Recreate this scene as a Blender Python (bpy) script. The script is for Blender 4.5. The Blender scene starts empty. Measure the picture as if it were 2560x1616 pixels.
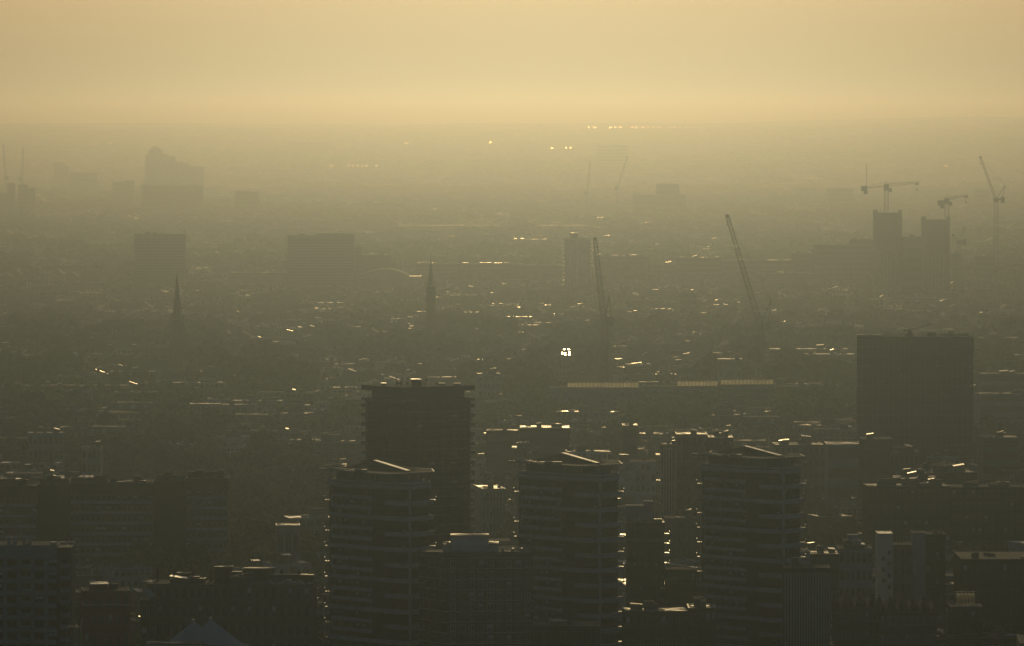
import bpy, math, random
import numpy as np
from mathutils import Vector, Matrix
S = bpy.context.scene
random.seed(7)
R = random.Random(11)
F = 15500.0      # focal length in pixels of the 2560 px wide photograph (a long telephoto lens)
H = 153.0        # height of the camera above the flat ground, metres
YH = 308.0       # row of the horizon
# ------------------------------------------------------------------ camera, sky, sun, exposure
cd = bpy.data.cameras.new('camera'); cam = bpy.data.objects.new('camera', cd); S.collection.objects.link(cam); S.camera = cam
cd.sensor_width = 36; cd.lens = 36 * F / 2560; cd.clip_start = 5; cd.clip_end = 300000
PITCH = math.atan((808 - YH) / F)
cam.location = (0, 0, H); cam.rotation_euler = (math.pi / 2 - PITCH, 0, 0)
W = bpy.data.worlds.new('World'); S.world = W; W.use_nodes = True
wn = W.node_tree; bg = wn.nodes['Background']
SUN_EL, SUN_AZ = math.radians(7.7), math.radians(0.3)
sk = wn.nodes.new('ShaderNodeTexSky'); sk.sky_type = 'NISHITA'; sk.sun_disc = False
sk.sun_elevation = SUN_EL; sk.sun_rotation = SUN_AZ; sk.dust_density = 4.1; sk.air_density = 1.0; sk.ozone_density = 2.9
wn.links.new(sk.outputs[0], bg.inputs[0]); bg.inputs[1].default_value = 0.13
sl = bpy.data.lights.new('sun', 'SUN'); sl.energy = 2.15; sl.angle = math.radians(0.5); sl.color = (1, .80, .42)
so = bpy.data.objects.new('sun', sl); S.collection.objects.link(so)
sdir = Vector((math.sin(SUN_AZ) * math.cos(SUN_EL), math.cos(SUN_AZ) * math.cos(SUN_EL), math.sin(SUN_EL)))
so.rotation_euler = sdir.to_track_quat('Z', 'Y').to_euler()
S.view_settings.view_transform = 'Standard'; S.view_settings.look = 'None'; S.view_settings.gamma = 1
S.view_settings.exposure = -2.71
S.cycles.use_denoising = True; S.cycles.max_bounces = 4; S.cycles.transparent_max_bounces = 8
# ------------------------------------------------------------------ terrain profile and pixel helpers
def smooth(t): t = max(0., min(1., t)); return t * t * (3 - 2 * t)
def crest(x):        # height of the far ridge, higher towards the right of the view
    u = x / 22000 * F + 1280
    return 151 + 24 * smooth((u - 1650) / 700) + 2.5 * math.sin(u / 190) + 1.3 * math.sin(u / 61 + 1) + .6 * math.sin(u / 23)
def terr(x, D):
    if D <= 12500: return 0.
    if D <= 22000: return crest(x * 22000 / D) * ((D - 12500) / 9500) ** 1.15
    return crest(x * 22000 / D) * (1 - .5 * smooth((D - 22000) / 14000))
cp, sp = math.cos(PITCH), math.sin(PITCH)
def ray(px, py):     # world direction with y component 1
    a, b = (px - 1280) / F, -(py - 808) / F
    dy = cp + b * sp; dz = -sp + b * cp
    return a / dy, dz / dy
def at(px, py, D):   # point on the vertical plane at distance D
    ax, az = ray(px, py); return Vector((ax * D, D, H + az * D))
def ground(px, yb):  # point of the ground seen at the pixel
    ax, az = ray(px, yb)
    if az < 0 and -H / az < 12500: D = -H / az
    else:
        lo, hi = 12500., 22000.
        for _ in range(30):
            m = (lo + hi) / 2
            if H + az * m > terr(ax * m, m): lo = m
            else: hi = m
        D = lo
    return Vector((ax * D, D, terr(ax * D, D)))
def topx(P):         # world point -> photo pixel
    y = P[1] * cp - (P[2] - H) * sp; z = P[1] * sp + (P[2] - H) * cp
    return 1280 + F * P[0] / y, 808 - F * z / y
# ------------------------------------------------------------------ materials
MATS = {}
def mat(name, col, rough=.8, var=.18, scale=.25, metal=0., col2=None, trans=0., ior=1.45, bump=0., patchy=False):
    if name in MATS: return MATS[name]
    m = bpy.data.materials.new(name); m.use_nodes = True; nt = m.node_tree; b = nt.nodes['Principled BSDF']
    tc = nt.nodes.new('ShaderNodeTexCoord'); nz = nt.nodes.new('ShaderNodeTexNoise'); nz.inputs['Scale'].default_value = scale
    nz.inputs['Detail'].default_value = 6
    nt.links.new(tc.outputs['Object'], nz.inputs['Vector'])
    mx = nt.nodes.new('ShaderNodeMix'); mx.data_type = 'RGBA'
    c2 = col2 or tuple(min(1, c * (1 + var * 2.2)) for c in col); c1 = col if col2 else tuple(c * (1 - var) for c in col)
    mx.inputs['A'].default_value = (*c1, 1); mx.inputs['B'].default_value = (*c2, 1)
    rmp = nt.nodes.new('ShaderNodeMapRange'); rmp.inputs['From Min'].default_value = .32; rmp.inputs['From Max'].default_value = .68
    nt.links.new(nz.outputs['Fac'], rmp.inputs['Value']); nt.links.new(rmp.outputs[0], mx.inputs['Factor'])
    oi = nt.nodes.new('ShaderNodeObjectInfo'); hs = nt.nodes.new('ShaderNodeHueSaturation')
    mr = nt.nodes.new('ShaderNodeMapRange'); mr.inputs['To Min'].default_value = 1 - var; mr.inputs['To Max'].default_value = 1 + var
    nt.links.new(oi.outputs['Random'], mr.inputs['Value']); nt.links.new(mr.outputs[0], hs.inputs['Value'])
    nt.links.new(mx.outputs['Result'], hs.inputs['Color']); nt.links.new(hs.outputs[0], b.inputs['Base Color'])
    b.inputs['Roughness'].default_value = rough; b.inputs['Metallic'].default_value = metal; b.inputs['IOR'].default_value = ior
    if rough < .75:
        rr = nt.nodes.new('ShaderNodeMapRange'); rr.inputs['To Min'].default_value = rough * (.88 if not patchy else .8); rr.inputs['To Max'].default_value = min(1, rough * 1.15) if not patchy else .95
        if patchy: rr.inputs['From Min'].default_value = .44; rr.inputs['From Max'].default_value = .56
        nt.links.new(nz.outputs['Fac'], rr.inputs['Value']); nt.links.new(rr.outputs[0], b.inputs['Roughness'])
    if bump:
        bp = nt.nodes.new('ShaderNodeBump'); bp.inputs['Strength'].default_value = bump; bp.inputs['Distance'].default_value = .1
        nt.links.new(nz.outputs['Fac'], bp.inputs['Height']); nt.links.new(bp.outputs[0], b.inputs['Normal'])
    if trans:
        tr = nt.nodes.new('ShaderNodeBsdfTranslucent'); ms = nt.nodes.new('ShaderNodeMixShader'); ms.inputs[0].default_value = trans
        nt.links.new(hs.outputs[0], tr.inputs[0]); nt.links.new(b.outputs[0], ms.inputs[1]); nt.links.new(tr.outputs[0], ms.inputs[2])
        nt.links.new(ms.outputs[0], nt.nodes['Material Output'].inputs['Surface'])
    MATS[name] = m; return m
CONC = mat('concrete', (.42, .43, .42), .85); PALE = mat('pale_render', (.66, .66, .64), .85); WHITE = mat('white_paint', (.74, .75, .73), .7, .06)
STONE = mat('stone_trim', (.26, .26, .25), .85)
BRICK = mat('brown_brick', (.13, .07, .05), .95, .2, .6); RED = mat('red_brick', (.24, .085, .055), .95, .2, .5); STOCK = mat('stock_brick', (.25, .20, .14), .95, .2, .5)
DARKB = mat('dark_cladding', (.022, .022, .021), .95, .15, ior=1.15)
GREY = mat('grey_cladding', (.13, .14, .145), .8, .15); BLUEG = mat('blue_grey_panel', (.36, .42, .46), .75, .12); PANELG = mat('grey_panel', (.19, .20, .20), .85, .1); PCON = mat('pale_concrete', (.60, .63, .62), .85, .1); RIBR = mat('ribbed_roof', (.09, .10, .08), .85, .2, .5)
SLATE = mat('slate', (.07, .072, .078), .72, .25, .8); TILE = mat('clay_tile', (.16, .075, .05), .9, .25, .8)
FELT = mat('roof_felt', (.07, .07, .068), .92, .3, .3); GRAVELR = mat('roof_gravel', (.17, .165, .15), .9, .2, .5)
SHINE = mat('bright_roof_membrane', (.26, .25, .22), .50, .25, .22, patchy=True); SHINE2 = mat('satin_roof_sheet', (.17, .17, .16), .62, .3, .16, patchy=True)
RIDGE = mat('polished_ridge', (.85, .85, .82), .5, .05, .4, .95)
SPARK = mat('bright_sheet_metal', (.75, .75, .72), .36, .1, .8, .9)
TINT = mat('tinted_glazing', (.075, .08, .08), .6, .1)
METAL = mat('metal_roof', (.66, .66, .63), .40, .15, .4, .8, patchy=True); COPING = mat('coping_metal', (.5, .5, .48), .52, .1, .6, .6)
GLASS = mat('window_glass', (.03, .035, .04), .12, .2, .3); SKYL = mat('skylight_glass', (.12, .13, .13), .22, .15, .3)
BLIND = mat('window_blind', (.78, .78, .74), .8, .1); WOOD = mat('bark', (.08, .06, .045), .95)
STEEL = mat('dark_steel', (.04, .036, .036), .85, .1, 1, .1); REDST = mat('red_painted_steel', (.10, .02, .016), .95, .1, ior=1.1)
YELST = mat('grey_painted_steel', (.12, .12, .11), .55, .1)
FABRIC = mat('white_tent_fabric', (.86, .9, .93), .8, .05, .4, trans=.45)
GREENC = mat('copper_green', (.12, .26, .2), .6, .1); SCAF = mat('scaffold_netting', (.16, .17, .16), .9, .2, 1)
GLAZE = mat('backlit_glazing', (.62, .62, .52), .5, .12, .5, ior=1.12)
GLAZE.node_tree.nodes['Principled BSDF'].inputs['Transmission Weight'].default_value = .9
LEAFA = mat('leaves_olive', (.085, .098, .020), .85, .25, .18, col2=(.21, .215, .040), trans=.48)
LEAFB = mat('leaves_dark', (.036, .050, .016), .85, .25, .18, col2=(.11, .125, .028), trans=.36)
LEAFC = mat('leaves_yellowing', (.13, .115, .020), .85, .25, .18, col2=(.27, .235, .040), trans=.5)
GRASS = mat('grass_and_earth', (.030, .034, .018), 1., .2, .012, col2=(.055, .058, .032), ior=1.05)
ASPH = mat('asphalt', (.05, .05, .05), .9, .1, .5); PAINT = mat('road_paint', (.7, .7, .68), .7, .05)
# ------------------------------------------------------------------ mesh builder
class MB:
    def __init__(s): s.v = []; s.f = []; s.m = []
    def add(s, vs, fs, mi=0):
        n = len(s.v); s.v += [tuple(p) for p in vs]; s.f += [tuple(i + n for i in f) for f in fs]; s.m += [mi] * len(fs); return s
    def box(s, x0, x1, y0, y1, z0, z1, mi=0):
        return s.add([(x, y, z) for x in (x0, x1) for y in (y0, y1) for z in (z0, z1)],
                     [(0, 1, 3, 2), (4, 6, 7, 5), (0, 4, 5, 1), (2, 3, 7, 6), (0, 2, 6, 4), (1, 5, 7, 3)], mi)
    def prism(s, pts, z0, z1, mi=0):
        n = len(pts); zt = z1 if isinstance(z1, (list, tuple)) else [z1] * n
        return s.add([(x, y, z0) for x, y in pts] + [(x, y, z) for (x, y), z in zip(pts, zt)],
                     [tuple(range(n))[::-1], tuple(range(n, 2 * n))] + [(i, (i + 1) % n, n + (i + 1) % n, n + i) for i in range(n)], mi)
    def bar(s, a, b, r, mi=0, k=4):
        a, b = Vector(a), Vector(b); d = (b - a)
        if d.length < 1e-6: return s
        q = d.to_track_quat('Z', 'Y'); vs = []
        for e in (a, b):
            for i in range(k):
                t = 2 * math.pi * (i + .5) / k; vs.append(e + q @ Vector((math.cos(t) * r, math.sin(t) * r, 0)))
        return s.add(vs, [tuple(range(k))[::-1], tuple(range(k, 2 * k))] + [(i, (i + 1) % k, k + (i + 1) % k, k + i) for i in range(k)], mi)
    def cone(s, x, y, z0, z1, r0, r1, k=8, mi=0, rot=0):
        c = [(x + r0 * math.cos(rot + 2 * math.pi * i / k), y + r0 * math.sin(rot + 2 * math.pi * i / k), z0) for i in range(k)]
        c += [(x + r1 * math.cos(rot + 2 * math.pi * i / k), y + r1 * math.sin(rot + 2 * math.pi * i / k), z1) for i in range(k)]
        return s.add(c, [tuple(range(k))[::-1], tuple(range(k, 2 * k))] + [(i, (i + 1) % k, k + (i + 1) % k, k + i) for i in range(k)], mi)
    def gable(s, x0, x1, y0, y1, ze, zr, over=.3, mi=0, along='x'):
        if along == 'x':
            a = [(y0 - over, ze), (y1 + over, ze), ((y0 + y1) / 2, zr)]
            return s.add([(x, p, z) for x in (x0 - over, x1 + over) for p, z in a], [(0, 1, 2), (3, 5, 4), (0, 3, 4, 1), (1, 4, 5, 2), (0, 2, 5, 3)], mi)
        a = [(x0 - over, ze), (x1 + over, ze), ((x0 + x1) / 2, zr)]
        return s.add([(p, y, z) for y in (y0 - over, y1 + over) for p, z in a], [(0, 2, 1), (3, 4, 5), (0, 1, 4, 3), (1, 2, 5, 4), (0, 3, 5, 2)], mi)
    def truss(s, a, b, w, n, r, mi=0, w2=None):
        a, b = Vector(a), Vector(b); n = max(1, n); d = (b - a); q = d.to_track_quat('Z', 'Y'); w2 = w if w2 is None else w2
        off = [Vector((sx, sy, 0)) for sx, sy in ((-.5, -.5), (.5, -.5), (.5, .5), (-.5, .5))]
        P = [[a + d * (i / n) + q @ (o * (w + (w2 - w) * i / n)) for o in off] for i in range(n + 1)]
        for k in range(4): s.bar(P[0][k], P[n][k], r, mi)
        for i in range(n):
            for k in range(4):
                j = (k + 1) % 4
                s.bar(P[i][k], P[i + 1][j], r * .7, mi) if (i + k) % 2 else s.bar(P[i][j], P[i + 1][k], r * .7, mi)
        return s
    def mesh(s, name, mats):
        me = bpy.data.meshes.new(name); me.from_pydata(s.v, [], s.f); me.update()
        for m in (mats if isinstance(mats, (list, tuple)) else [mats]): me.materials.append(m)
        if max(s.m, default=0) > 0: me.polygons.foreach_set('material_index', s.m)
        return me
    def build(s, name, mats, parent=None, loc=None, label=None):
        return put(s.mesh(name, mats), name, parent, loc, 0, label)
def put(me, name, parent=None, loc=None, rz=0, label=None):
    o = bpy.data.objects.new(name, me); S.collection.objects.link(o)
    if parent: o.parent = parent; KIDS.setdefault(parent.name, []).append(o)
    if loc is not None: o.location = loc
    if rz: o.rotation_euler.z = rz
    if label: o['label'] = label
    return o
def tag(o, label, cat, group=None, kind=None):
    if label: o['label'] = label
    if cat: o['category'] = cat
    if group: o['group'] = group
    if kind: o['kind'] = kind
    return o
def thing(name, label, cat, loc, rz=0, group=None):
    o = bpy.data.objects.new(name, None); o.empty_display_size = 1; S.collection.objects.link(o)
    o.location = loc; o.rotation_euler.z = rz
    return tag(o, label, cat, group)
KIDS = {}    # name -> children
LAND = []    # named landmarks for the descriptions of the many small buildings: (px, row, phrase)
OCC = []     # (distance, px0, px1, top row) of the large things, to find out what small ones are hidden
FOOT = []    # occupied ground: (x, y, radius x, radius y)
def claim(x, y, rx, ry): FOOT.append((x, y, rx, ry))
def sightline(g, length, r):    # keep the view of the foot of a tall slim thing open
    for i in range(int(length / 18)):
        y = g[1] - 12 - i * 18; claim(g[0] * y / g[1], y, r, 10)
def free(x, y, r):
    for a, b, rx, ry in FOOT:
        if abs(x - a) < rx + r and abs(y - b) < ry + r: return False
    return True
_wm = {}
def window_mesh(w, h, frame, glass, bars=1):
    k = (round(w, 1), round(h, 1), frame.name, glass.name, bars)
    if k not in _wm:
        b = MB(); b.box(-w / 2, w / 2, -.03, .04, 0, h, 1)
        if glass == BLIND: b.box(-w / 2 + .02, w / 2 - .02, -.045, -.031, 0, h * .5, 2)
        t = .11
        b.box(-w / 2 - t, w / 2 + t, -.09, .04, -t, -.002); b.box(-w / 2 - t, w / 2 + t, -.09, .04, h + .002, h + t)
        b.box(-w / 2 - t, -w / 2 - .002, -.09, .04, 0, h); b.box(w / 2 + .002, w / 2 + t, -.09, .04, 0, h)
        for i in range(bars):
            x = -w / 2 + w * (i + 1) / (bars + 1); b.box(x - .05, x + .05, -.07, -.032, 0, h)
        _wm[k] = b.mesh('window', [frame, glass, GLASS])
    return _wm[k]
def windows(parent, xs, zs, y, w, h, frame=WHITE, glass=GLASS, blind=.12, rz=0, ox=0, oy=0, cap=100, skip=0):
    """rows of windows on the plane y (local); rz/ox/oy turn the row on to another face"""
    n = 0; g = window_mesh(w, h, frame, glass); bl = window_mesh(w, h, frame, BLIND)
    for z in zs:
        for x in xs:
            if R.random() < skip: continue
            n += 1
            if n > cap: return n
            c, s_ = math.cos(rz), math.sin(rz)
            put(bl if R.random() < blind else g, 'window', parent, (ox + x * c - y * s_, oy + x * s_ + y * c, z), rz)
    return n
def slab_tilt(x, y, a, c, z, tx, ty, th=.09):
    P = [(x + i, y + j, z + .02 + max(0, abs(tx) * a + abs(ty) * c) + tx * i + ty * j) for i, j in ((-a, -c), (a, -c), (a, c), (-a, c))]
    return MB().add(P + [(u, v, w - th) for u, v, w in P], [(0, 1, 2, 3), (7, 6, 5, 4), (0, 4, 5, 1), (1, 5, 6, 2), (2, 6, 7, 3), (3, 7, 4, 0)])
def roof_kit(p, w, d, h, roof=FELT, n=2, seed=1, para=.16, wall=CONC, plant=GREY):
    r = random.Random(seed)
    MB().box(-w / 2 + .35, w / 2 - .35, -d / 2 + .35, d / 2 - .35, h - .4, h + .12).build('roof', roof, p)
    b = MB()   # parapet with a thin metal coping
    for x0, x1, y0, y1 in ((-w / 2, w / 2, -d / 2, -d / 2 + .3), (-w / 2, w / 2, d / 2 - .3, d / 2), (-w / 2, -w / 2 + .3, -d / 2 + .302, d / 2 - .302), (w / 2 - .3, w / 2, -d / 2 + .302, d / 2 - .302)):
        b.box(x0, x1, y0, y1, h, h + para)
        b.box(x0 - .04, x1 + .04, y0 - .04, y1 + .04, h + para + .002, h + para + .08, 1)
    b.build('parapet', [wall, COPING if roof in (SHINE, METAL) else STONE], p)
    for i in range(r.randrange(1, 4)):
        x, y, q = r.uniform(-w * .45, w * .45), r.uniform(-d * .3, d * .3), r.uniform(1.5, 4.2); MB().bar((x, y, h), (x, y, h + q), .05).bar((x - .5, y, h + q * .85), (x + .5, y, h + q * .85), .04).bar((x - .35, y, h + q * .7), (x + .35, y, h + q * .7), .04).build('aerial', STEEL, p)
    for i in range(n and r.randrange(1, 4)):
        x, y, q = r.uniform(-w * .4, w * .3), r.uniform(-d * .4, d * .2), r.uniform(.8, w * .14); MB().box(x, x + q, y, y + r.uniform(.4, .9), h + .2, h + r.uniform(.5, 1.0)).build('duct', r.choice([GREY, PANELG, SHINE2, COPING]), p)
    for i in range(n):
        a, c = r.uniform(1.5, min(6, w / 4)), r.uniform(1.5, min(4.5, d / 2.5)); x = r.uniform(-w / 2 + a, w / 2 - a); y = r.uniform(-d / 2 + c, d / 2 - c); z = r.uniform(.9, 2.6)
        q = MB().box(x - a / 2, x + a / 2, y - c / 2, y + c / 2, h + .1, h + z).build('plant_box' if i else 'plant_room', plant, p)
        slab_tilt(x, y, a / 2 + .1, c / 2 + .1, h + z, r.uniform(-.28, .28), r.uniform(-.03, .07)).build('cover', r.choice([SHINE, SPARK, METAL, FELT, FELT, FELT]), q)  # covers tilted at random, shaped to give scattered sun glints
def place(px0, px1, ytop, yb, depth, yaw=0.):
    """size and position of a block whose near face stands at ground row yb"""
    g = ground((px0 + px1) / 2, yb); D = g.y; s = D / F
    a = abs(yaw); wp = (px1 - px0) * s
    w = (wp - depth * math.sin(a)) / math.cos(a)
    off = (w * math.sin(a) + depth * math.cos(a)) / 2
    OCC.append((D, px0, px1, ytop)); c = at((px0 + px1) / 2, yb, D + off * .3); h = at(0, ytop, D).z - g.z
    claim(c.x, D + off, wp / 2 + 2, off + 3)
    return Vector((c.x, D + off, g.z)), w, h, s
def block(px0, px1, ytop, yb, depth, name, label, cat, wall, roof=FELT, floors=0, cols=0, yaw=0., plant=2, win='window', group=None, seed=1, frame=STONE, ww=.55, wh=.5, cap=100, bands=None, land=None, blind=.12, skip=0):
    loc, w, h, s = place(px0, px1, ytop, yb, depth, yaw)
    t = thing(name, label, cat, loc, yaw, group)
    h -= .25; MB().box(-w / 2, w / 2, -depth / 2, depth / 2, -3, h).build('wall', wall, t)
    far = yb < 800 and roof in (SHINE, SHINE2, METAL)
    roof_kit(t, w, depth, h, FELT if far else roof, plant, seed, wall=wall)
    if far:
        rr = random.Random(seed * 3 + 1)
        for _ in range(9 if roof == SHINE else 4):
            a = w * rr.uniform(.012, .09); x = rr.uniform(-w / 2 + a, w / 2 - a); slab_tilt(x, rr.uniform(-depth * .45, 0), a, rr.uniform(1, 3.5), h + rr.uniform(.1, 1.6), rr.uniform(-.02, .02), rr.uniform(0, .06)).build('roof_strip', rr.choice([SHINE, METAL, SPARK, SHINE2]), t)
    if floors:
        fh = h / floors
        if win == 'window' and cols:
            xs = [-w / 2 + (i + .5) * w / cols for i in range(cols)]; zs = [fh * (k + .3) for k in range(floors)][::-1]
            windows(t, xs, zs, -depth / 2 - .02, w / cols * ww, fh * wh, frame, blind=blind, cap=cap, skip=skip)
            if abs(yaw) > .2:
                n2 = max(2, int(depth / (w / cols))); xs2 = [-depth / 2 + (i + .5) * depth / n2 for i in range(n2)]
                sgn = 1 if yaw < 0 else -1
                windows(t, xs2, zs, -w / 2 - .02, depth / n2 * ww, fh * wh, frame, blind=blind, rz=sgn * math.pi / 2, cap=40, skip=skip)
        else:
            for k in range(floors):
                z = fh * (k + .32); MB().box(-w / 2 + .4, w / 2 - .4, -depth / 2 - .05, -depth / 2 + .2, z, z + fh * wh).build('window_band', TINT, t)
                if bands: MB().box(-w / 2 - .05, w / 2 + .05, -depth / 2 - .16, -depth / 2 + .15, z - fh * .42, z - .06).build('floor_band', bands, t)
    if land: LAND.append(((px0 + px1) / 2, (ytop + min(yb, 1616)) / 2, land))
    return t, w, h, s
# ------------------------------------------------------------------ ground and far hills: one sheet
def make_ground():
    ds = [-1500, 0, 700, 1300, 1800, 2500, 3500, 5000, 7500, 10000, 12500] + [12500 + 400 * i for i in range(1, 30)]
    v = []; f = []; n = 61
    for D in ds:
        for i in range(n):
            u = -1 + 2 * i / (n - 1); x = u * max(2500, abs(D) * .16 + 1200)
            v.append((x, D, terr(x, D) if D > 12500 else 0))
    for j in range(len(ds) - 1):
        for i in range(n - 1): a = j * n + i; f.append((a, a + 1, a + n + 1, a + n))
    me = bpy.data.meshes.new('ground'); me.from_pydata(v, [], f); me.materials.append(GRASS)
    for p in me.polygons: p.use_smooth = True
    o = put(me, 'ground'); o['kind'] = 'structure'
make_ground()
def flat_sheet(name, quad, z, m, kind='structure'):
    o = MB().add([(x, y, z) for x, y in quad], [tuple(range(len(quad)))]).build(name, m); o['kind'] = kind; return o
# ------------------------------------------------------------------ the three identical residential towers
TP = [(0, 0), (5.2, 8.6), (4.2, 21), (-5, 31), (-15.5, 29), (-21.8, 21.5), (-9.2, 6.6)]
def scaled(pts, k, cx=-8, cy=15): return [(cx + (x - cx) * k, cy + (y - cy) * k) for x, y in pts]
def make_tower():
    t = thing('residential_tower', '', 'tower block', (0, 0, 0))
    HT = 60.3; st = 2.74
    hb = 57.1
    MB().prism(TP, -3, hb).build('wall', BRICK, t)
    top = MB().prism(scaled(TP, .86), hb, HT - .5)
    top.build('penthouse', GREY, t)
    q = scaled(TP, .97)
    b = MB()
    for i in range(len(q)):
        (x0, y0), (x1, y1) = q[i], q[(i + 1) % len(q)]
        for k in (0., .5): MB().box(x0 + (x1 - x0) * k - .22, x0 + (x1 - x0) * k + .22, y0 + (y1 - y0) * k - .22, y0 + (y1 - y0) * k + .22, hb + .61, HT - .52).build('column', CONC, t)
    # flat canopy roof with a pale fascia, overhanging at both ends
    cpn = [(-5.4, -1.6), (6.4, 9.5), (5.6, 22), (-5, 33), (-17, 31.5), (-24.4, 24)]
    cb = MB().prism(cpn, HT - .5, HT).build('canopy', FELT, t)
    fb = MB()
    for i in range(len(cpn)):
        (x0, y0), (x1, y1) = cpn[i], cpn[(i + 1) % len(cpn)]
        fb.bar((x0, y0, HT - .22), (x1, y1, HT - .22), .3)
    fb.build('fascia', COPING, cb)
    # raked plant roof: dark hipped volume, its right hand ridge capped with bright metal
    apex = (-9.6, 26, HT + 1.9)
    base = [(-10.5, 11, HT + .12), (-.3, 6, HT + .12), (2.5, 20, HT + .12), (-7, 31, HT + .12), (-16, 29, HT + .12), (-19.5, 22, HT + .12)]
    MB().add([apex] + base, [(0, i + 1, (i + 1) % 6 + 1) for i in range(6)] + [(6, 5, 4, 3, 2, 1)]).build('raked_roof', DARKB, t)
    a, c = Vector(apex), Vector(base[1]); d = (c - a).normalized(); up = Vector((0, 0, 1)); sd = d.cross(Vector((0, -.07, 1))).normalized()
    n_ = Vector((0, -.045, 1)).normalized(); sd = d.cross(n_).normalized() * .62; a2, c2 = a + up * .2, c + up * .3
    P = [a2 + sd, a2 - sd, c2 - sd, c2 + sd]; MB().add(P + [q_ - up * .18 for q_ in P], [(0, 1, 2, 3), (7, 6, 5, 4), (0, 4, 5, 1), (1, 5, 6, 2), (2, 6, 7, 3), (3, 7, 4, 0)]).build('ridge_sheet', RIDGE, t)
    rb2 = MB().bar((-22.6, 22.2, HT + .12), (-17.6, 20.6, HT + .9), .2).bar((-22.6, 22.2, HT + .14), (-14, 10.2, HT + .3), .16)
    rb2.build('edge_rail', METAL, t)
    # concrete floor bands, one wrapped round every third storey
    big = scaled(TP, 1.035)
    z = hb - 1.2; k = 0
    MB().prism(big, hb, hb + .6).build('floor_band', PCON, t)
    while z > 0:
        MB().prism(big, z - .1, z + 1.0).build('floor_band', PCON, t)
        z -= st * 3; k += 1
    # left facet: framed boxes of two spandrels, window rows between
    def facet(A, B):
        A, B = Vector((*A, 0)), Vector((*B, 0)); d = (B - A); L = d.length; return A, d / L, math.atan2(d.y, d.x), L
    A, d, ang, L = facet(TP[5], TP[6]); A2, d2, ang2, L2 = facet(TP[6], TP[0]); A3, d3, ang3, L3 = facet(TP[0], TP[1])
    z = hb - 1.2; cnt = 0
    wm_ = window_mesh(1.25, 1.35, GREY, GLASS); wb_ = window_mesh(1.25, 1.35, GREY, BLIND)
    while z > 3:
        fr = MB()
        for a0, a1 in ((1.2, L * .45), (L * .47, L * .96)):
            fr.box(a0, a1, -.34, .1, z - st * 1 - .35, z - st * 1 + .62); fr.box(a0, a1, -.34, .1, z - st * 2 - .35, z - st * 2 + .62)
        fr.box(1.0, 1.5, -.36, .1, z - st * 2 + .622, z - st - .352)
        fr.build('spandrel_panel', PCON, t, A).rotation_euler.z = ang
        for fl in range(3):
            zz = z - st * (fl + 1) + .95 - (.0 if fl == 0 else .3)
            for i in range(7):
                if cnt >= 98: break
                cnt += 1; q_ = R.random()
                P = A + d * (2.2 + i * (L - 3.6) / 6.4) + Vector((d.y, -d.x, 0)) * .03
                put(wb_ if q_ < .16 else wm_, 'window', t, (P.x, P.y, zz), ang)
        z -= st * 3
    g = MB()     # the remaining glazing of the near facets, dark recessed strips
    for AA, dd, an, LL in ((A2, d2, ang2, L2), (A3, d3, ang3, L3)):
        z = hb - 4.0
        while z > 2:
            P0 = AA + dd * .7; P1 = AA + dd * (LL - .7); nrm = Vector((dd.y, -dd.x, 0)) * .04
            g.add([P0 + nrm + Vector((0, 0, z)), P1 + nrm + Vector((0, 0, z)), P1 + nrm + Vector((0, 0, z + 1.5)), P0 + nrm + Vector((0, 0, z + 1.5))], [(0, 1, 2, 3)])
            z -= st
    g.build('glazing', GLASS, t)
    # balconies round the near corner, two to every three storeys, and small side ones
    MB().bar((.2, -.75, -3), (.2, -.75, hb + .5), .42, k=6).build('corner_column', PCON, t)
    z = hb - 5.3
    ring = [(-6.6, 2.1), (-2.8, -.6), (.3, -1.2), (4.2, 1.6), (6.5, 8.5), (5.3, 9.6), (3.1, 3.8), (0, .2), (-6, 3.1)]
    while z > 0:
        MB().prism(ring, z - .15, z + 1.0).build('balcony', PCON, t)
        e = MB().box(5.4, 7.0, 11, 14, z + .6, z + .75).box(6.85, 7.0, 11, 14, z + .752, z + 1.6); e.build('side_balcony', [COPING, SHINE, RIDGE, COPING][int(z * 7) % 4], t)
        e = MB().box(-23.2, -21.4, 22, 25, z - .1, z + .1).box(-23.2, -23.0, 22, 25, z + .102, z + 1.1); e.build('side_balcony', [RIDGE, COPING, SHINE, COPING][int(z * 5) % 4], t)
        z -= st * 1.5
    MB().bar((-22.2, 21.2, 4), (-22.2, 21.2, hb - 3), .16).build('downpipe', COPING, t)
    return t
def family(o): return [q for c in KIDS.get(o.name, ()) for q in family(c)] + [o]
def copy_tree(o, parent=None):
    c = o.copy(); S.collection.objects.link(c)
    if parent: c.parent = parent; KIDS.setdefault(parent.name, []).append(c)
    for ch in list(KIDS.get(o.name, ())): copy_tree(ch, c)
    return c
tw = make_tower(); TWS = []
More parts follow.
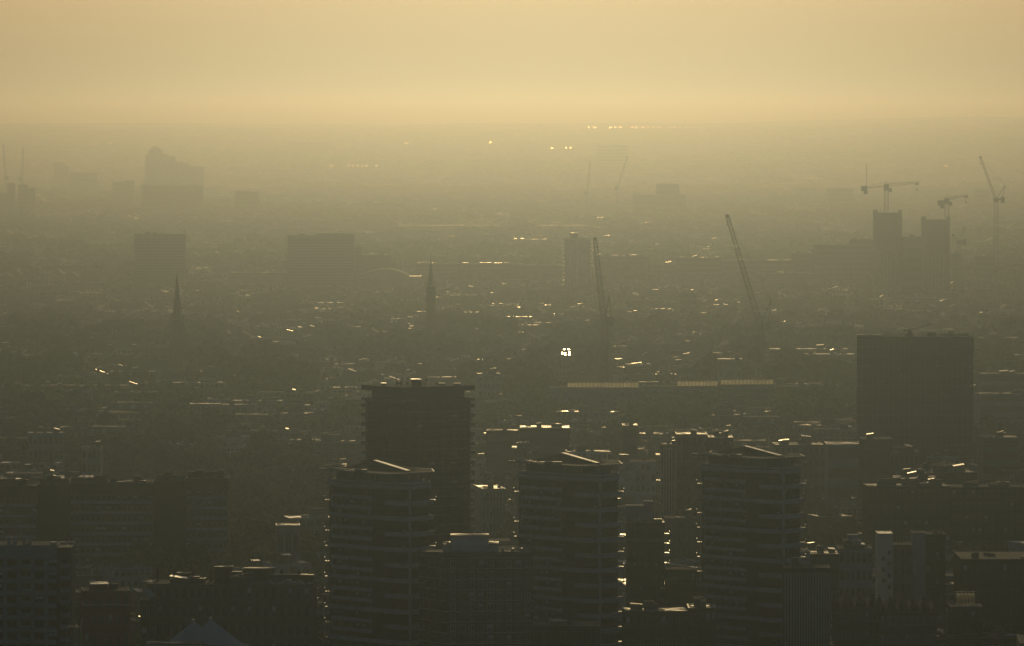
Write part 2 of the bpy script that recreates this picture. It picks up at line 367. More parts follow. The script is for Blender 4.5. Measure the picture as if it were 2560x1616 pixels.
for i, (cx, yt, lab) in enumerate(((1023, 1188, 'banded brick tower with raked roof, overlapping the tall flat-topped tower behind it'),
                                   (1498, 1169, 'banded brick tower with raked roof, middle one of the three identical towers'),
                                   (1957, 1150, 'banded brick tower with raked roof, nearest to the dark square office block'))):
    D = 1640 + i * 37.5
    o = tw if i == 0 else copy_tree(tw)
    for j in range(5):
        x, y, q = R.uniform(-17, -1), R.uniform(12, 26), R.uniform(.6, 2.2)
        if j < 3: MB().bar((x, y, 60.3), (x, y, 61.5 + q), .06).bar((x - .5, y, 61.2 + q), (x + .5, y, 61.2 + q), .04).build('aerial', STEEL, o)
        else: MB().box(x, x + q, 3, 4.5, 60.3, 60.6 + q * .3).build('roof_box', [COPING, GREY][j % 2], o)
    for j in range(14):
        k_ = R.randrange(6); u = R.uniform(.1, .9); z = 57.1 - 5.3 + 1.0 - k_ * 4.11; MB().box(-2.5 + u * 2, -2.3 + u * 2 + R.uniform(.2, .9), -.6 - u * .9, -.3 - u * .9, z, z + R.uniform(.2, .8)).build('balcony_clutter', R.choice([PALE, RED, GREY, BLUEG, STOCK]), o)
    P = at(cx, yt, D); o.location = (P.x, D, 0); tag(o, lab, 'tower block', 'three identical residential towers')
    claim(P.x - 8, D + 14, 18, 19); OCC.append((D, cx - 212, cx + 48, yt + 20))
LAND += [(946, 1400, 'the banded tower beside the tall flat-topped tower'), (1420, 1400, 'the middle banded tower'), (1880, 1370, 'the banded tower nearest the dark office block')]
# ------------------------------------------------------------------ tall flat-topped tower behind
def rear_tower():
    g = ground(1015, 1562); D = g.y; P = at(1008, 970, D); yaw = math.radians(35)
    t = thing('residential_tower', 'tall flat-topped dark tower with roof masts behind the banded towers', 'tower block', (P.x, D, 0))
    ht = P.z
    c, s = math.cos(yaw), math.sin(yaw)
    wr, wl = 25.5, 21.5
    base = [(0, 0), (wr * c, wr * s), (wr * c - wl * s, wr * s + wl * c), (-wl * s, wl * c)]
    cx, cy = (base[0][0] + base[2][0]) / 2, (base[0][1] + base[2][1]) / 2
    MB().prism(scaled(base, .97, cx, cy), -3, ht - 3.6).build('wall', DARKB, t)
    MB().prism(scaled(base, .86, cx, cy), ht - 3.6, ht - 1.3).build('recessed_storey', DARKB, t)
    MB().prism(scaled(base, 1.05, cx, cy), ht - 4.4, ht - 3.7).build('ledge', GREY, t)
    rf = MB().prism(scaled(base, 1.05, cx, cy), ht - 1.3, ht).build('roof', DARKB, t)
    MB().prism(scaled(base, 1.055, cx, cy), ht, ht + .14).build('roof_edge', FELT, rf)
    n = 0
    for (A, ang, L, nc) in (((0, 0), yaw, wr, 6), ((0, 0), yaw + math.pi / 2, wl, 4)):
        for k in range(21):
            z = ht - 7.2 - 2.9 * k
            if z < 2: break
            for i in range(nc):
                u = .97 * (i + .5) * L / nc + .4
                if ang == yaw: x, y, rz = u * math.cos(ang), u * math.sin(ang), ang
                else: x, y, rz = u * math.cos(ang), u * math.sin(ang), ang + math.pi
                nx, ny = math.sin(rz), -math.cos(rz)
                if n < 100:
                    put(window_mesh(2.3, 1.5, GREY, BLIND if R.random() < .08 else GLASS), 'window', t, (x + nx * -.3, y + ny * -.3, z), rz); n += 1
    b = MB()
    for k in range(24):
        z = ht - 4.9 - 2.9 * k
        if z < 0: break
        b.prism(scaled(base, .985, cx, cy), z, z + .28)
    b.build('floor_band', GREY, t)
    for u, v, r_ in ((.28, .02, 0), (.62, .02, 0), (.98, .02, 0), (.02, .45, 1), (.02, .95, 1)):
        x = base[0][0] + (base[1][0] - base[0][0]) * u + (base[3][0] - base[0][0]) * v; y = base[0][1] + (base[1][1] - base[0][1]) * u + (base[3][1] - base[0][1]) * v
        MB().bar((x, y, -2), (x, y, ht - 4.4), .35).build('pilaster', GREY, t)
    for k in range(19):
        z = ht - 6.6 - 2.9 * k
        for (x, y) in (base[1], base[3]):
            MB().box(x - .9, x + .9, y - 1.4, y + .8, z, z + 1.2).build('balcony', GREY, t)
    kk = lambda px: (px - 1012) * D / F
    for px, z in ((992, 2.9), (1007, 2.7), (1022, 2.7), (1003, 1.8), (995, 1.4)):
        MB().bar((kk(px), 14, ht), (kk(px), 14, ht + z), .17).build('mast', STEEL, t)
    MB().bar((kk(992), 14, ht + .8), (kk(1007), 14, ht + .8), .35).build('antenna_rack', STEEL, t)
    q = MB().box(kk(1031), kk(1055), 10, 18, ht + .14, ht + 1.9).build('plant_room', DARKB, t)
    MB().box(kk(1031) - .3, kk(1055) + .2, 9.8, 18.2, ht + 1.902, ht + 2.1).build('cover', METAL, q)
    MB().box(kk(953), kk(967), 16, 22, ht + .142, ht + .7).build('skylight', METAL, t)
    for px in (1020, 1060, 1095): MB().cone(kk(px), 13, ht + .5, ht + 1.1, .5, .4).build('roof_cowl', METAL, t)
    for px in (1105, 1145): MB().box(kk(px) - 1, kk(px) + 1.2, 17, 19, ht + .142, ht + .7).build('vent', COPING, t)
    MB().bar((kk(1066), 12, ht), (kk(1066), 12, ht + 2.4), .1).bar((kk(1066), 12, ht + 1.9), (kk(1066) + .6, 12, ht + 1.9), .35).build('dish', STEEL, t)
    claim(P.x + 4, D + 20, 19, 22); OCC.append((D, 909, 1178, 985)); LAND.append((1040, 1080, 'the tall flat-topped tower'))
rear_tower()
# ------------------------------------------------------------------ large individual buildings (photo columns and rows give place and size)
def dark_block():
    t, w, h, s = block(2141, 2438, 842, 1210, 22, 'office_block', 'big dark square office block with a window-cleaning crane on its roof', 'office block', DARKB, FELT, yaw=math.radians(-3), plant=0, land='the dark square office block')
    b = MB()
    for k in range(1, 15): b.box(-w / 2 - .08, w / 2 + .08, -11.1, -10.9, h * k / 15 - .12, h * k / 15 + .12)
    for k in range(1, 22): b.box(-w / 2 + w * k / 22 - .07, -w / 2 + w * k / 22 + .07, -11.06, -10.9, 2, h - 2)
    b.build('curtain_wall_grid', GREY, t)
    for fl in range(6): MB().box(-w / 2 + .5, w / 2 - .5, -11.03, -10.92, h * (13 - fl * 2) / 15 + .3, h * (14 - fl * 2) / 15 - .3).build('window_band', GLASS, t)
    X = lambda px: (px - 2289.5) * s; g = h + .2
    MB().box(X(2142), X(2207), -10.8, -4, g, g + .75).build('roof_edge', SHINE, t)
    MB().box(X(2355), X(2424), -10.8, -6, g + .3, g + 1.2).build('roof_edge', SHINE2, t)
    b = MB()
    for z in (.5, 1.3): b.bar((X(2207), -10, g + z), (X(2436), -10, g + z), .07)
    for i in range(40): b.bar((X(2207 + i * 5.8), -10, g), (X(2207 + i * 5.8), -10, g + 1.3), .05)
    b.build('railing', STEEL, t)
    for a, z in ((2320, 1.7), (2374, 2.1)): MB().box(X(a), X(a + (22 if a < 2350 else 12)), -7, -3, g, g + z).build('plant_room', STEEL, t)
    MB().box(X(2400), X(2437), -11.4, -11.1, h * .9, h + .1).build('scaffold_hoist', SCAF, t)
    for px in (2427, 2436): MB().bar((X(px), -11.7, h * .9), (X(px), -11.7, h + 1.6), .14).build('hoist_rail', COPING, t)
    for px, z in ((2427, .79), (2428, .66), (2345, .80), (2254, .74)): MB().box(X(px) - .4, X(px) + .4, -11.35, -11.0, h * z, h * z + .7).build('wall_lamp', COPING, t)
    # the window cleaning crane stands on the roof
    o = thing('roof_crane', 'small window-cleaning crane with one raised arm on the dark office block', 'crane', t.location + Vector((X(2274), -6, g + .08)))
    MB().box(-1.6, 1.6, -1.6, 1.6, 0, 1.2).build('carriage', STEEL, o); MB().cone(0, 0, 1.2, 2.6, .9, .7).build('turntable', STEEL, o)
    MB().bar((0, 0, 2.5), (9.6, -1.5, 5.4), .42).build('arm', RIDGE, o); MB().bar((-2.6, 0, 2.4), (0, 0, 2.6), .45).build('counterweight', STEEL, o)
dark_block()
def grey_slab(px0, px1, yt, yb, label, land, step=None):
    t, w, h, s = block(px0, px1, yt, yb, 16, 'tower_slab', label, 'tower block', GREY, FELT, plant=3, seed=px0, land=land)
    for k in range(1, 19): MB().box(-w / 2 - .02, w / 2 + .02, -8.015, -7.9, h * k / 19 - .3, h * k / 19 + .3).build('floor_band', PANELG, t)
    for k in range(1, 18): MB().box(-w / 2 + .6, w / 2 - .6, -8.01, -7.9, h * k / 19 + .5, h * (k + 1) / 19 - .5).build('window_band', TINT, t)
    if step: MB().box(w / 2 - step, w / 2 - .4, -7.5, 7.5, h + .1, h + 2.0).build('plant_room', GREY, t)
    return t, w, h, s
grey_slab(336, 463, 586, 728, 'grey slab tower with fine floor lines, standing behind the tall pointed spire', 'the grey slab tower behind the spire')
grey_slab(719, 886, 589, 728, 'wider grey slab tower with stepped roof, beside the curved-roof hall', 'the wide grey slab tower', 34)
def white_tower():
    t, w, h, s = block(1411, 1477, 596, 742, 18, 'residential_tower', 'slim pale tower with rows of side balconies, just left of a luffing crane', 'tower block', WHITE, FELT, plant=0, land='the slim pale tower')
    for i in range(7): MB().box(-w / 2 + .8 + i * w / 7.2, -w / 2 + 2.0 + i * w / 7.2, -9.5, -8.9, 0, h - 1.5).build('fin', PALE if i % 2 else GREY, t)
    for k in range(15):
        z = h - 4 - k * 3.45
        if z < 2: break
        MB().box(-w / 2 - 1.9, -w / 2, -6, 1, z, z + .9).build('balcony', COPING, t)
        if k < 7: MB().box(w / 2, w / 2 + 1.7, -6, 1, z, z + .9).build('balcony', COPING, t)
    q = MB().box(-w * .28, w * .02, -4, 4, h + .12, h + 4).build('plant_room', GREY, t)
    MB().box(-w * .3, w * .04, -4.3, 4.3, h + 4, h + 4.9).build('cover', METAL, q)
white_tower()
def stepped_tower():
    loc, w, h, s = place(363, 424, 388, 512, 40)
    t = thing('stepped_tower', 'hazy stepped high-rise with a small crown, highest on the left skyline', 'tower block', loc)
    X = lambda px: (px - 393.5) * s; Z = lambda py: at(0, py, loc.y - 20).z - loc.z
    MB().box(X(363), X(424), -20, 20, -3, h).build('wall', CONC, t)
    for a, b, yt in ((371, 405, 375), (378, 398, 370), (381, 394, 366), (399, 418, 385), (424, 438, 391)): MB().box(X(a), X(b), -16, 16, h - 20 if a > 420 else h, Z(yt)).build('upper_stage', CONC, t)
    for a, b, yt in ((424, 439, 392), (439, 455, 404), (455, 471, 408), (471, 509, 417)): MB().box(X(a) + .3, X(b), -18, 18, -3, Z(yt)).build('lower_wing', CONC, t)
    MB().box(X(366), X(410), -18.5, 18.5, h - 2.4, h - 1.2).build('ledge', PALE, t)
    LAND.append((400, 420, 'the stepped high-rise'))
stepped_tower()
SB = [  # simple hazy silhouettes: px0, px1, top, base, depth, name, label, category, wall, roof, floors, landmark
 (355, 506, 464, 556, 50, 'office_block', 'very wide hazy office slab just below the stepped high-rise', GREY, SHINE2, 7, 'the wide hazy slab below the stepped high-rise'),
 (135, 162, 406, 485, 30, 'high_rise', 'lone hazy high-rise left of the stepped high-rise', GREY, FELT, 12, None),
 (162, 172, 414, 485, 26, 'side_block', 'narrow lower block attached to the right of the lone hazy high-rise', GREY, FELT, 8, None),
 (176, 240, 432, 505, 40, 'office_block', 'faint wide block at right foot of the lone hazy high-rise', GREY, FELT, 6, None),
 (282, 311, 456, 535, 40, 'office_block', 'squat hazy block left of the wide hazy slab, lower half of a pair', GREY, FELT, 7, None),
 (311, 333, 452, 535, 40, 'office_block', 'squat hazy block touching the left side of the wide hazy slab', GREY, FELT, 7, None),
 (192, 260, 486, 520, 40, 'office_block', 'low hazy block left of the squat hazy pair', CONC, SHINE2, 4, None),
 (19, 35, 459, 565, 30, 'high_rise', 'narrow hazy high-rise under the leftmost faint crane', GREY, FELT, 10, None),
 (46, 66, 462, 565, 30, 'high_rise', 'narrow hazy high-rise under the second faint crane', GREY, FELT, 10, 'the two narrow hazy high-rises at the left edge'),
 (67, 86, 471, 565, 30, 'high_rise', 'hazy high-rise stepping down to the right of the two narrow ones', GREY, FELT, 9, None),
 (-20, 18, 484, 570, 30, 'office_block', 'hazy block cut by the left edge under the faint cranes', GREY, FELT, 7, None),
 (587, 645, 479, 560, 40, 'office_block', 'hazy rectangular block above the lit row of low roofs', GREY, FELT, 7, 'the hazy block above the lit row of roofs'),
 (720, 823, 356, 395, 60, 'hospital_block', 'barely visible broad block on the far slope above the wide grey tower', GREY, FELT, 4, None),
 (1493, 1570, 363, 432, 50, 'office_block', 'faint broad block on the far slope below the long dotted roof', CONC, FELT, 8, 'the faint broad block on the far slope'),
 (1583, 1641, 487, 560, 60, 'office_block', 'left wing of a hazy broad block above the leaning crane', GREY, FELT, 5, None),
 (1642, 1698, 461, 560, 60, 'office_block', 'raised centre of a hazy broad block above the leaning crane', GREY, FELT, 7, 'the hazy broad block above the leaning crane'),
 (1699, 1715, 487, 560, 60, 'office_block', 'narrow right wing of a hazy broad block above the leaning crane', GREY, FELT, 5, None),
 (930, 1012, 508, 556, 60, 'office_block', 'faint low block right of the lit row of low roofs', GREY, SHINE2, 4, None),
 (2070, 2132, 472, 540, 40, 'office_block', 'faint block just left of the first tower under construction', GREY, FELT, 6, None),
 (2438, 2474, 474, 540, 40, 'office_block', 'faint block between the second and third tower crane', GREY, FELT, 6, None),
 (1986, 2040, 470, 520, 40, 'office_block', 'faint broad block left of the hammerhead crane counterweight', GREY, FELT, 5, None),
 # middle distance
 (576, 717, 682, 727, 40, 'office_block', 'long low office block with lit roof edge, left of the wide grey tower', GREY, SHINE, 6, None),
 (888, 904, 617, 728, 25, 'office_block', 'narrow annex on the right side of the wide grey tower', GREY, FELT, 12, None),
 (905, 976, 638, 726, 30, 'office_block', 'square block with roof plant, behind the curved-roof hall', GREY, SHINE2, 9, None),
 (1040, 1285, 660, 723, 50, 'office_block', 'long dark office range with many lit roofs, behind the small spire', GREY, SHINE, 6, 'the long office range with lit roofs'),
 (1286, 1408, 664, 722, 40, 'office_block', 'plain wide block reaching the left side of the slim pale tower', GREY, SHINE2, 6, None),
 (1484, 1529, 641, 722, 40, 'office_block', 'grey block right behind the upright luffing crane jib', GREY, FELT, 7, None),
 (1530, 1619, 641, 722, 40, 'office_block', 'grey block with bright roof strip, right of the upright luffing crane', GREY, SHINE, 7, None),
 (1690, 1800, 645, 722, 50, 'office_block', 'wide block with the brightest roof, left of the leaning crane', GREY, SHINE, 6, None),
 (1622, 1690, 662, 722, 40, 'office_block', 'lower block between two wide blocks with bright roofs', GREY, FELT, 5, None),
 (1802, 1980, 652, 723, 40, 'office_block', 'long flat block behind the leaning crane jib', GREY, SHINE2, 6, None),
 (1920, 2046, 684, 729, 30, 'office_block', 'long block with a bright flat roof, right of the leaning crane', GREY, SHINE, 6, None),
 (1981, 2036, 634, 722, 30, 'office_block', 'lowest step of the stepped office range beside the building site towers', GREY, SHINE2, 7, None),
 (2037, 2126, 613, 722, 40, 'office_block', 'main step of the stepped office range beside the building site towers', GREY, SHINE, 8, 'the stepped office range'),
 (2127, 2181, 599, 722, 30, 'office_block', 'top step of the stepped office range, touching the first site tower', GREY, FELT, 9, None),
 (2381, 2404, 633, 725, 30, 'office_block', 'dark low block at right foot of the second tower under construction', GREY, FELT, 8, None),
 (2438, 2485, 640, 725, 30, 'office_block', 'hazy broad block at the foot of the rightmost crane', GREY, SHINE2, 6, None),
 (2080, 2144, 703, 726, 30, 'office_block', 'pale low block with bright roof edge below the first site tower', BLUEG, SHINE2, 4, None),
 (2142, 2206, 708, 725, 30, 'office_block', 'pale low block directly below the first site tower', BLUEG, SHINE2, 4, None),
 (150, 330, 708, 731, 30, 'office_block', 'long hazy block touching the left side of the grey slab tower', GREY, FELT, 5, None),
 (470, 575, 702, 731, 30, 'office_block', 'hazy block with two lit roof boxes, right of the pointed spire', GREY, FELT, 5, 'the block with two lit roof boxes'),
 (1315, 1345, 722, 775, 20, 'house', 'pale narrow gabled block below the plain wide block', BLUEG, FELT, 3, None),
 (1700, 1742, 732, 800, 18, 'house', 'narrow house with lit V-shaped eaves among trees left of the leaning crane', STOCK, SHINE2, 4, None),
 (2040, 2140, 929, 985, 18, 'hotel', 'pale-grey office slab partly behind the dark square office block, upper row', BLUEG, SHINE2, 4, None),
]
for i, (a, b, yt, yb, dp, nm, lab, wall, roof, fl, land) in enumerate(SB):
    block(a, b, yt, yb, dp, nm, lab, {'house': 'house', 'hotel': 'hotel', 'high_rise': 'high-rise', 'hospital_block': 'hospital'}.get(nm, 'office block'), wall, roof, fl, 0, win='band', seed=i, plant=2 if yb > 600 else 1, land=land)
# ------------------------------------------------------------------ towers under construction
def site_tower(px0, px1, yt, label, land):
    loc, w, h, s = place(px0, px1, yt, 748, 22)
    t = thing('unfinished_tower', label, 'building under construction', loc)
    MB().box(-w / 2 + 2.4, w / 2 - 2.4, -9, 9, -3, h - 3).build('core', CONC, t)
    b = MB()
    for k in range(int(h / 3.3)): b.box(-w / 2, w / 2, -11, 11, k * 3.3, k * 3.3 + .35)
    b.build('floor_slabs', CONC, t)
    b = MB()
    for i in range(8): b.box(-w / 2 + i * (w - .5) / 7, -w / 2 + i * (w - .5) / 7 + .5, -10.9, -10.3, 0, h - 2)
    b.build('columns', GREY, t)
    sc = MB().box(-w / 2 - .6, -w / 2 + 3.6, -11.7, -11.2, h * .15, h + 1.5).box(w / 2 - 2.6, w / 2 + .6, -11.7, -11.2, h * .1, h + 1.2)
    sc.build('scaffold_netting', SCAF, t)
    MB().box(-w / 2 + 3.8, w / 2 - 2.8, -11.6, -11.2, h * .55, h - 1).build('facade_sheeting', DARKB, t)
    for i in range(9): MB().bar((-w / 2 + i * w / 8, -10.8, h), (-w / 2 + i * w / 8, -10.8, h + 1.5 + (i * 7 % 3)), .18).build('edge_post', STEEL, t)
    LAND.append(((px0 + px1) / 2, 640, land)); return t
site_tower(2183, 2252, 529, 'first unfinished tower with netted edges, under the hammerhead crane', 'the first site tower')
site_tower(2304, 2372, 546, 'second unfinished tower with netted edges, lower than the first', 'the second site tower')
block(2254, 2303, 593, 756, 18, 'office_block', 'dark link block filling the gap between the two unfinished towers', 'office block', GREY, FELT, 7, win='band', plant=1)
# ------------------------------------------------------------------ cranes
def crane_parts(t, a, c, w, n, r, name, m, w2=None): return MB().truss(a, c, w, n, r, w2=w2).build(name, m, t)
def luffing_crane(base, hm, tip, label, back=6.0, ap=(2.6, 8.5), ms=REDST, mw=1.9, jw=1.5, base_z=0., hook=5.0, r=.2):
    """tip: jib head relative to the pivot (x, z); a-frame head at ap; counter jib behind"""
    t = thing('luffing_crane', label, 'tower crane', base)
    crane_parts(t, (0, 0, base_z), (0, 0, hm), mw, int((hm - base_z) / 2.2), r, 'mast', ms)
    MB().cone(0, 0, hm - .6, hm + 1.3, 2.0, 1.8).build('slewing_ring', STEEL, t)
    sg = 1 if tip[0] < 0 else -1
    p = Vector((-sg * .6, 0, hm + 1.8))
    MB().box(min(-1.4 * sg, back * sg), max(-1.4 * sg, back * sg), -1.3, 1.3, hm + 1.1, hm + 2.4).build('machinery_deck', STEEL, t)
    MB().box(min((back - 3.2) * sg, back * sg), max((back - 3.2) * sg, back * sg), -1.6, 1.6, hm - 1.6, hm + 3.6).build('counterweight', STEEL, t)
    MB().box(-sg * 1.0 - 1.4, -sg * 1.0 + 1.4, -3.4, -1.32, hm - .4, hm + 2.9).build('cab', YELST, t)
    T = p + Vector((tip[0], 0, tip[1])); A = Vector((ap[0] * sg, 0, hm + 1.9 + ap[1]))
    L = (T - p).length; crane_parts(t, p, T, jw, int(L / 1.9), r * .9, 'jib', ms, jw * .6)
    f = MB().bar((back * sg * .7, -.9, hm + 1.9), A, .26).bar((back * sg * .7, .9, hm + 1.9), A, .26).bar((0, -.9, hm + 1.9), A, .34).bar((0, .9, hm + 1.9), A, .34)
    f.build('a_frame', ms, t)
    MB().bar(A, p + (T - p) * .97, .07).bar(A + Vector((0, .5, 0)), p + (T - p) * .6, .06).build('pendant_rope', STEEL, t)
    MB().box(T.x - 1.0, T.x + 1.0, -.7, .7, T.z - .7, T.z + .9).build('jib_head', STEEL, t)
    MB().bar((T.x - .3, 0, T.z), (T.x - .3, 0, T.z - hook), .05).box(T.x - .65, T.x + .05, -.3, .3, T.z - hook - 1.1, T.z - hook).build('hook_block', STEEL, t)
    return t
def rel(a, b, D): return ((b[0] - a[0]) * D / F, (a[1] - b[1]) * D / F)
def lcrane(bx, yb, piv, tip, label, **k):
    g = ground(bx, yb); D = g.y; hm = at(0, piv[1], D).z - g.z - 1.8
    luffing_crane(g, hm, rel(piv, tip, D), label, **k)
    if yb > 800: sightline(g, 620, 5)
    return g
lcrane(1512, 962, (1511, 800), (1489, 598), 'red luffing crane with almost upright jib beside the slim pale tower', back=5.2, ap=(2.4, 14), mw=3.4, jw=3.2, r=.32)
lcrane(1902, 950, (1900, 812), (1818, 540), 'red luffing crane with jib leaning left, long A-frame leaning right', back=6.0, ap=(6.2, 15), mw=3.4, jw=3.2, r=.32)
lcrane(2490, 760, (2484, 498), (2446, 394), 'grey luffing crane furthest right, jib leaning left on a tall mast', back=7.0, ap=(7.6, 11.8), ms=YELST, mw=3.0, jw=1.9, r=.2, hook=4.5)
lcrane(2398, 748, (2392, 604), (2378, 588), 'small dark luffing crane behind the second unfinished tower', back=6, ap=(5, 13), ms=YELST, mw=2.4, jw=2, r=.2, hook=2)
lcrane(1468, 565, (1467, 483), (1473, 405), 'faint upright luffing crane above the slim pale tower', back=4, ap=(2, 6), ms=YELST, r=.3, jw=2.4)
lcrane(1543, 565, (1546, 470), (1570, 392), 'faint luffing crane leaning right toward the faint broad block', back=4, ap=(2, 6), ms=YELST, r=.3, jw=2.4)
lcrane(14, 545, (13, 444), (9, 364), 'faint luffing crane furthest left on the skyline', back=5, ap=(2, 7), ms=YELST, r=.3, jw=2.6)
lcrane(55, 545, (54, 448), (56, 372), 'faint luffing crane second from the left on the skyline', back=5, ap=(3, 8), ms=YELST, r=.3, jw=2.6)
def hammer_crane(px, yb, ytop, base_z, x0, z0, x1, z1, label, mast):
    g = ground(px, yb); D = g.y; hm = at(0, ytop, D).z
    t = thing('hammerhead_crane', label, 'tower crane', g + Vector((0, -2, base_z)))
    hm -= base_z; k = D / F
    crane_parts(t, (0, 0, 0), (0, 0, hm - 3), 3.4, int(hm / 3), .26, 'mast', YELST)
    MB().box(-2.2, 2.2, -2, 2, hm - 3, hm + 2.5).build('slewing_unit', YELST, t)
    MB().box(2.3, 4.6, -2.4, .4, hm - 4.4, hm - 1).build('cab', STEEL, t)
    crane_parts(t, (2, 0, hm + 1.6), (x1 * k, 0, hm + z1 * k), 2.4, 14, .18, 'jib', YELST, 1.3)
    MB().bar((-2, -1.2, hm + .4), (x0 * k, -1.2, hm + z0 * k), .45).bar((-2, 1.2, hm + .4), (x0 * k, 1.2, hm + z0 * k), .45).build('counter_jib', YELST, t)
    MB().bar((0, 0, hm + 4.4), (x0 * k * .8, 0, hm + 1 + z0 * k * .8), .2).bar((0, 0, hm + 4.4), (x1 * k * .5, 0, hm + 2.5 + z1 * k * .5), .1).bar((0, 0, hm + 2.5), (0, 0, hm + 4.6), .5).build('tie_bar', METAL, t)
    MB().box(x0 * k - .3, x0 * k + 5, -1.8, 1.8, hm + z0 * k - 2.6 - .4, hm + z0 * k + 1.6).box(x0 * k + 2, x0 * k + 5.2, -1.6, 1.6, hm + z0 * k - 5.4, hm + z0 * k - 3.004).build('counterweight', STEEL, t)
    if mast: MB().bar((x0 * k + 4.4, 0, hm + z0 * k), (x0 * k + 4.4, 0, hm + z0 * k + 21), .28).build('lightning_pole', YELST, t)
    xx = x1 * k * .93; MB().box(xx - 1.7, xx + 1.7, -1, 1, hm + z1 * k - 2.2, hm + z1 * k - .8).bar((xx, 0, hm + z1 * k - 2), (xx, 0, hm + z1 * k - 6), .08).box(xx - .7, xx + .7, -.5, .5, hm + z1 * k - 7, hm + z1 * k - 5.6).build('trolley_and_hook', STEEL, t)
HD = ground(2217, 748).y
hammer_crane(2215, 748, 468, at(0, 529, HD).z, -62, -2, 82, 12, 'hammerhead tower crane with long jib standing on the first unfinished tower', True)
hammer_crane(2366, 748, 502, at(0, 546, HD).z, -22, -4, 52, 14, 'short hammerhead tower crane standing on the second unfinished tower', False)
# ------------------------------------------------------------------ churches
def church(px, ytip, yspire, yshoulder, yb, r_sp, r_t, label, land, naves=True):
    g = ground(px, yb); D = g.y; Z = lambda y: at(0, y, D).z
    t = thing('church', label, 'church', g); k = D / F
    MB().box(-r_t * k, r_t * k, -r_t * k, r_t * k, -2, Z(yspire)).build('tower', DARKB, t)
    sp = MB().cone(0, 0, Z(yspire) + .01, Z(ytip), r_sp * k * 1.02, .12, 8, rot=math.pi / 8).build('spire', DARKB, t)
    MB().bar((0, 0, Z(ytip)), (0, 0, Z(ytip) + 1.6), .08).build('finial', STEEL, sp)
    b = MB()
    for sx in (-1, 1):
        for sy in (-1, 1): b.cone(sx * r_t * k * .93, sy * r_t * k * .93, Z(yspire) - 2.5, Z(yshoulder), r_t * k * .2, .05, 6)
    b.build('pinnacles', STOCK, t)
    for x in (-.35, .35):
        MB().box(x * r_t * k - .8, x * r_t * k + .8, -r_t * k - .06, -r_t * k + .1, Z(yspire) - 8, Z(yspire) - 2.8).build('belfry_opening', DARKB, t)
    MB().box(-r_t * k * 1.08, r_t * k * 1.08, -r_t * k * 1.08, r_t * k * 1.08, Z(yspire) - 1.2, Z(yspire) - .4).build('cornice', STOCK, t)
    if naves:
        x0 = r_t * k + .2; hz = Z(yspire) * .35
        MB().box(x0, x0 + 34, -7, 7, -2, hz).build('nave', STOCK, t); (sightline(g, 420, 7) if px < 900 else None); MB().gable(x0, x0 + 34, -7, 7, hz + .01, hz + 6, .4).build('nave_roof', SLATE, t)
    claim(g.x + (16 if naves else 0), g.y, 24 if naves else 9, 10); LAND.append((px, (ytip + yb) / 2, land))
church(443, 683, 795, 786, 925, 12.5, 15.5, 'tall slender pointed church spire against the grey slab tower', 'the tall pointed spire')
church(1077, 646, 712, 700, 860, 9.0, 12, 'smaller dark church spire rising from the tree belt', 'the small spire')
# ------------------------------------------------------------------ curved-roof hall
def curved_hall():
    loc, w, h, s = place(888, 1022, 690, 735, 60)
    t = thing('curved_roof_hall', 'low hall with a long curved roof, right of the wide grey tower', 'hall', loc)
    MB().box(-w / 2, w / 2, -30, 30, -2, h).build('wall', GREY, t)
    b = MB(); n = 20; v = []
    for i in range(n + 1):
        x = -w / 2 + w * i / n; z = h + 5.6 * math.sin(math.pi * min(1, max(0, (i / n) ** 1.25))) + .3
        v += [(x, -30, z), (x, 30, z), (x, 30, z - .5), (x, -30, z - .5)]
    b.add(v, [(4 * i + j, 4 * i + 4 + j, 4 * i + 4 + (j + 1) % 4, 4 * i + (j + 1) % 4) for i in range(n) for j in range(4)])
    b.build('curved_roof', GREY, t)
    e = MB(); q = [v[4 * i + 3] for i in range(n + 1)]
    e.add([(x, -29.7, z - .02) for x, y, z in q] + [(x, -29.7, h - .4) for x, y, z in q], [(n + 1 + i, n + 2 + i, i + 1, i) for i in range(n)])
    e.build('glazed_end', GREY, t)
    for i in range(14): MB().box(-w / 2 + 1 + i * 1.9, -w / 2 + 2.3 + i * 1.9, -30.4, -29.8, h - 2.2, h - .6).build('window', METAL, t)
    MB().box(w / 2 + .2, w / 2 + 11, -20, 10, -2, h - 1).build('annex', GREY, t); MB().box(w / 2 + .2, w / 2 + 11.2, -20, 10, h - .99, h - .7).build('annex_roof', METAL, t)
    LAND.append((950, 685, 'the curved-roof hall'))
curved_hall()
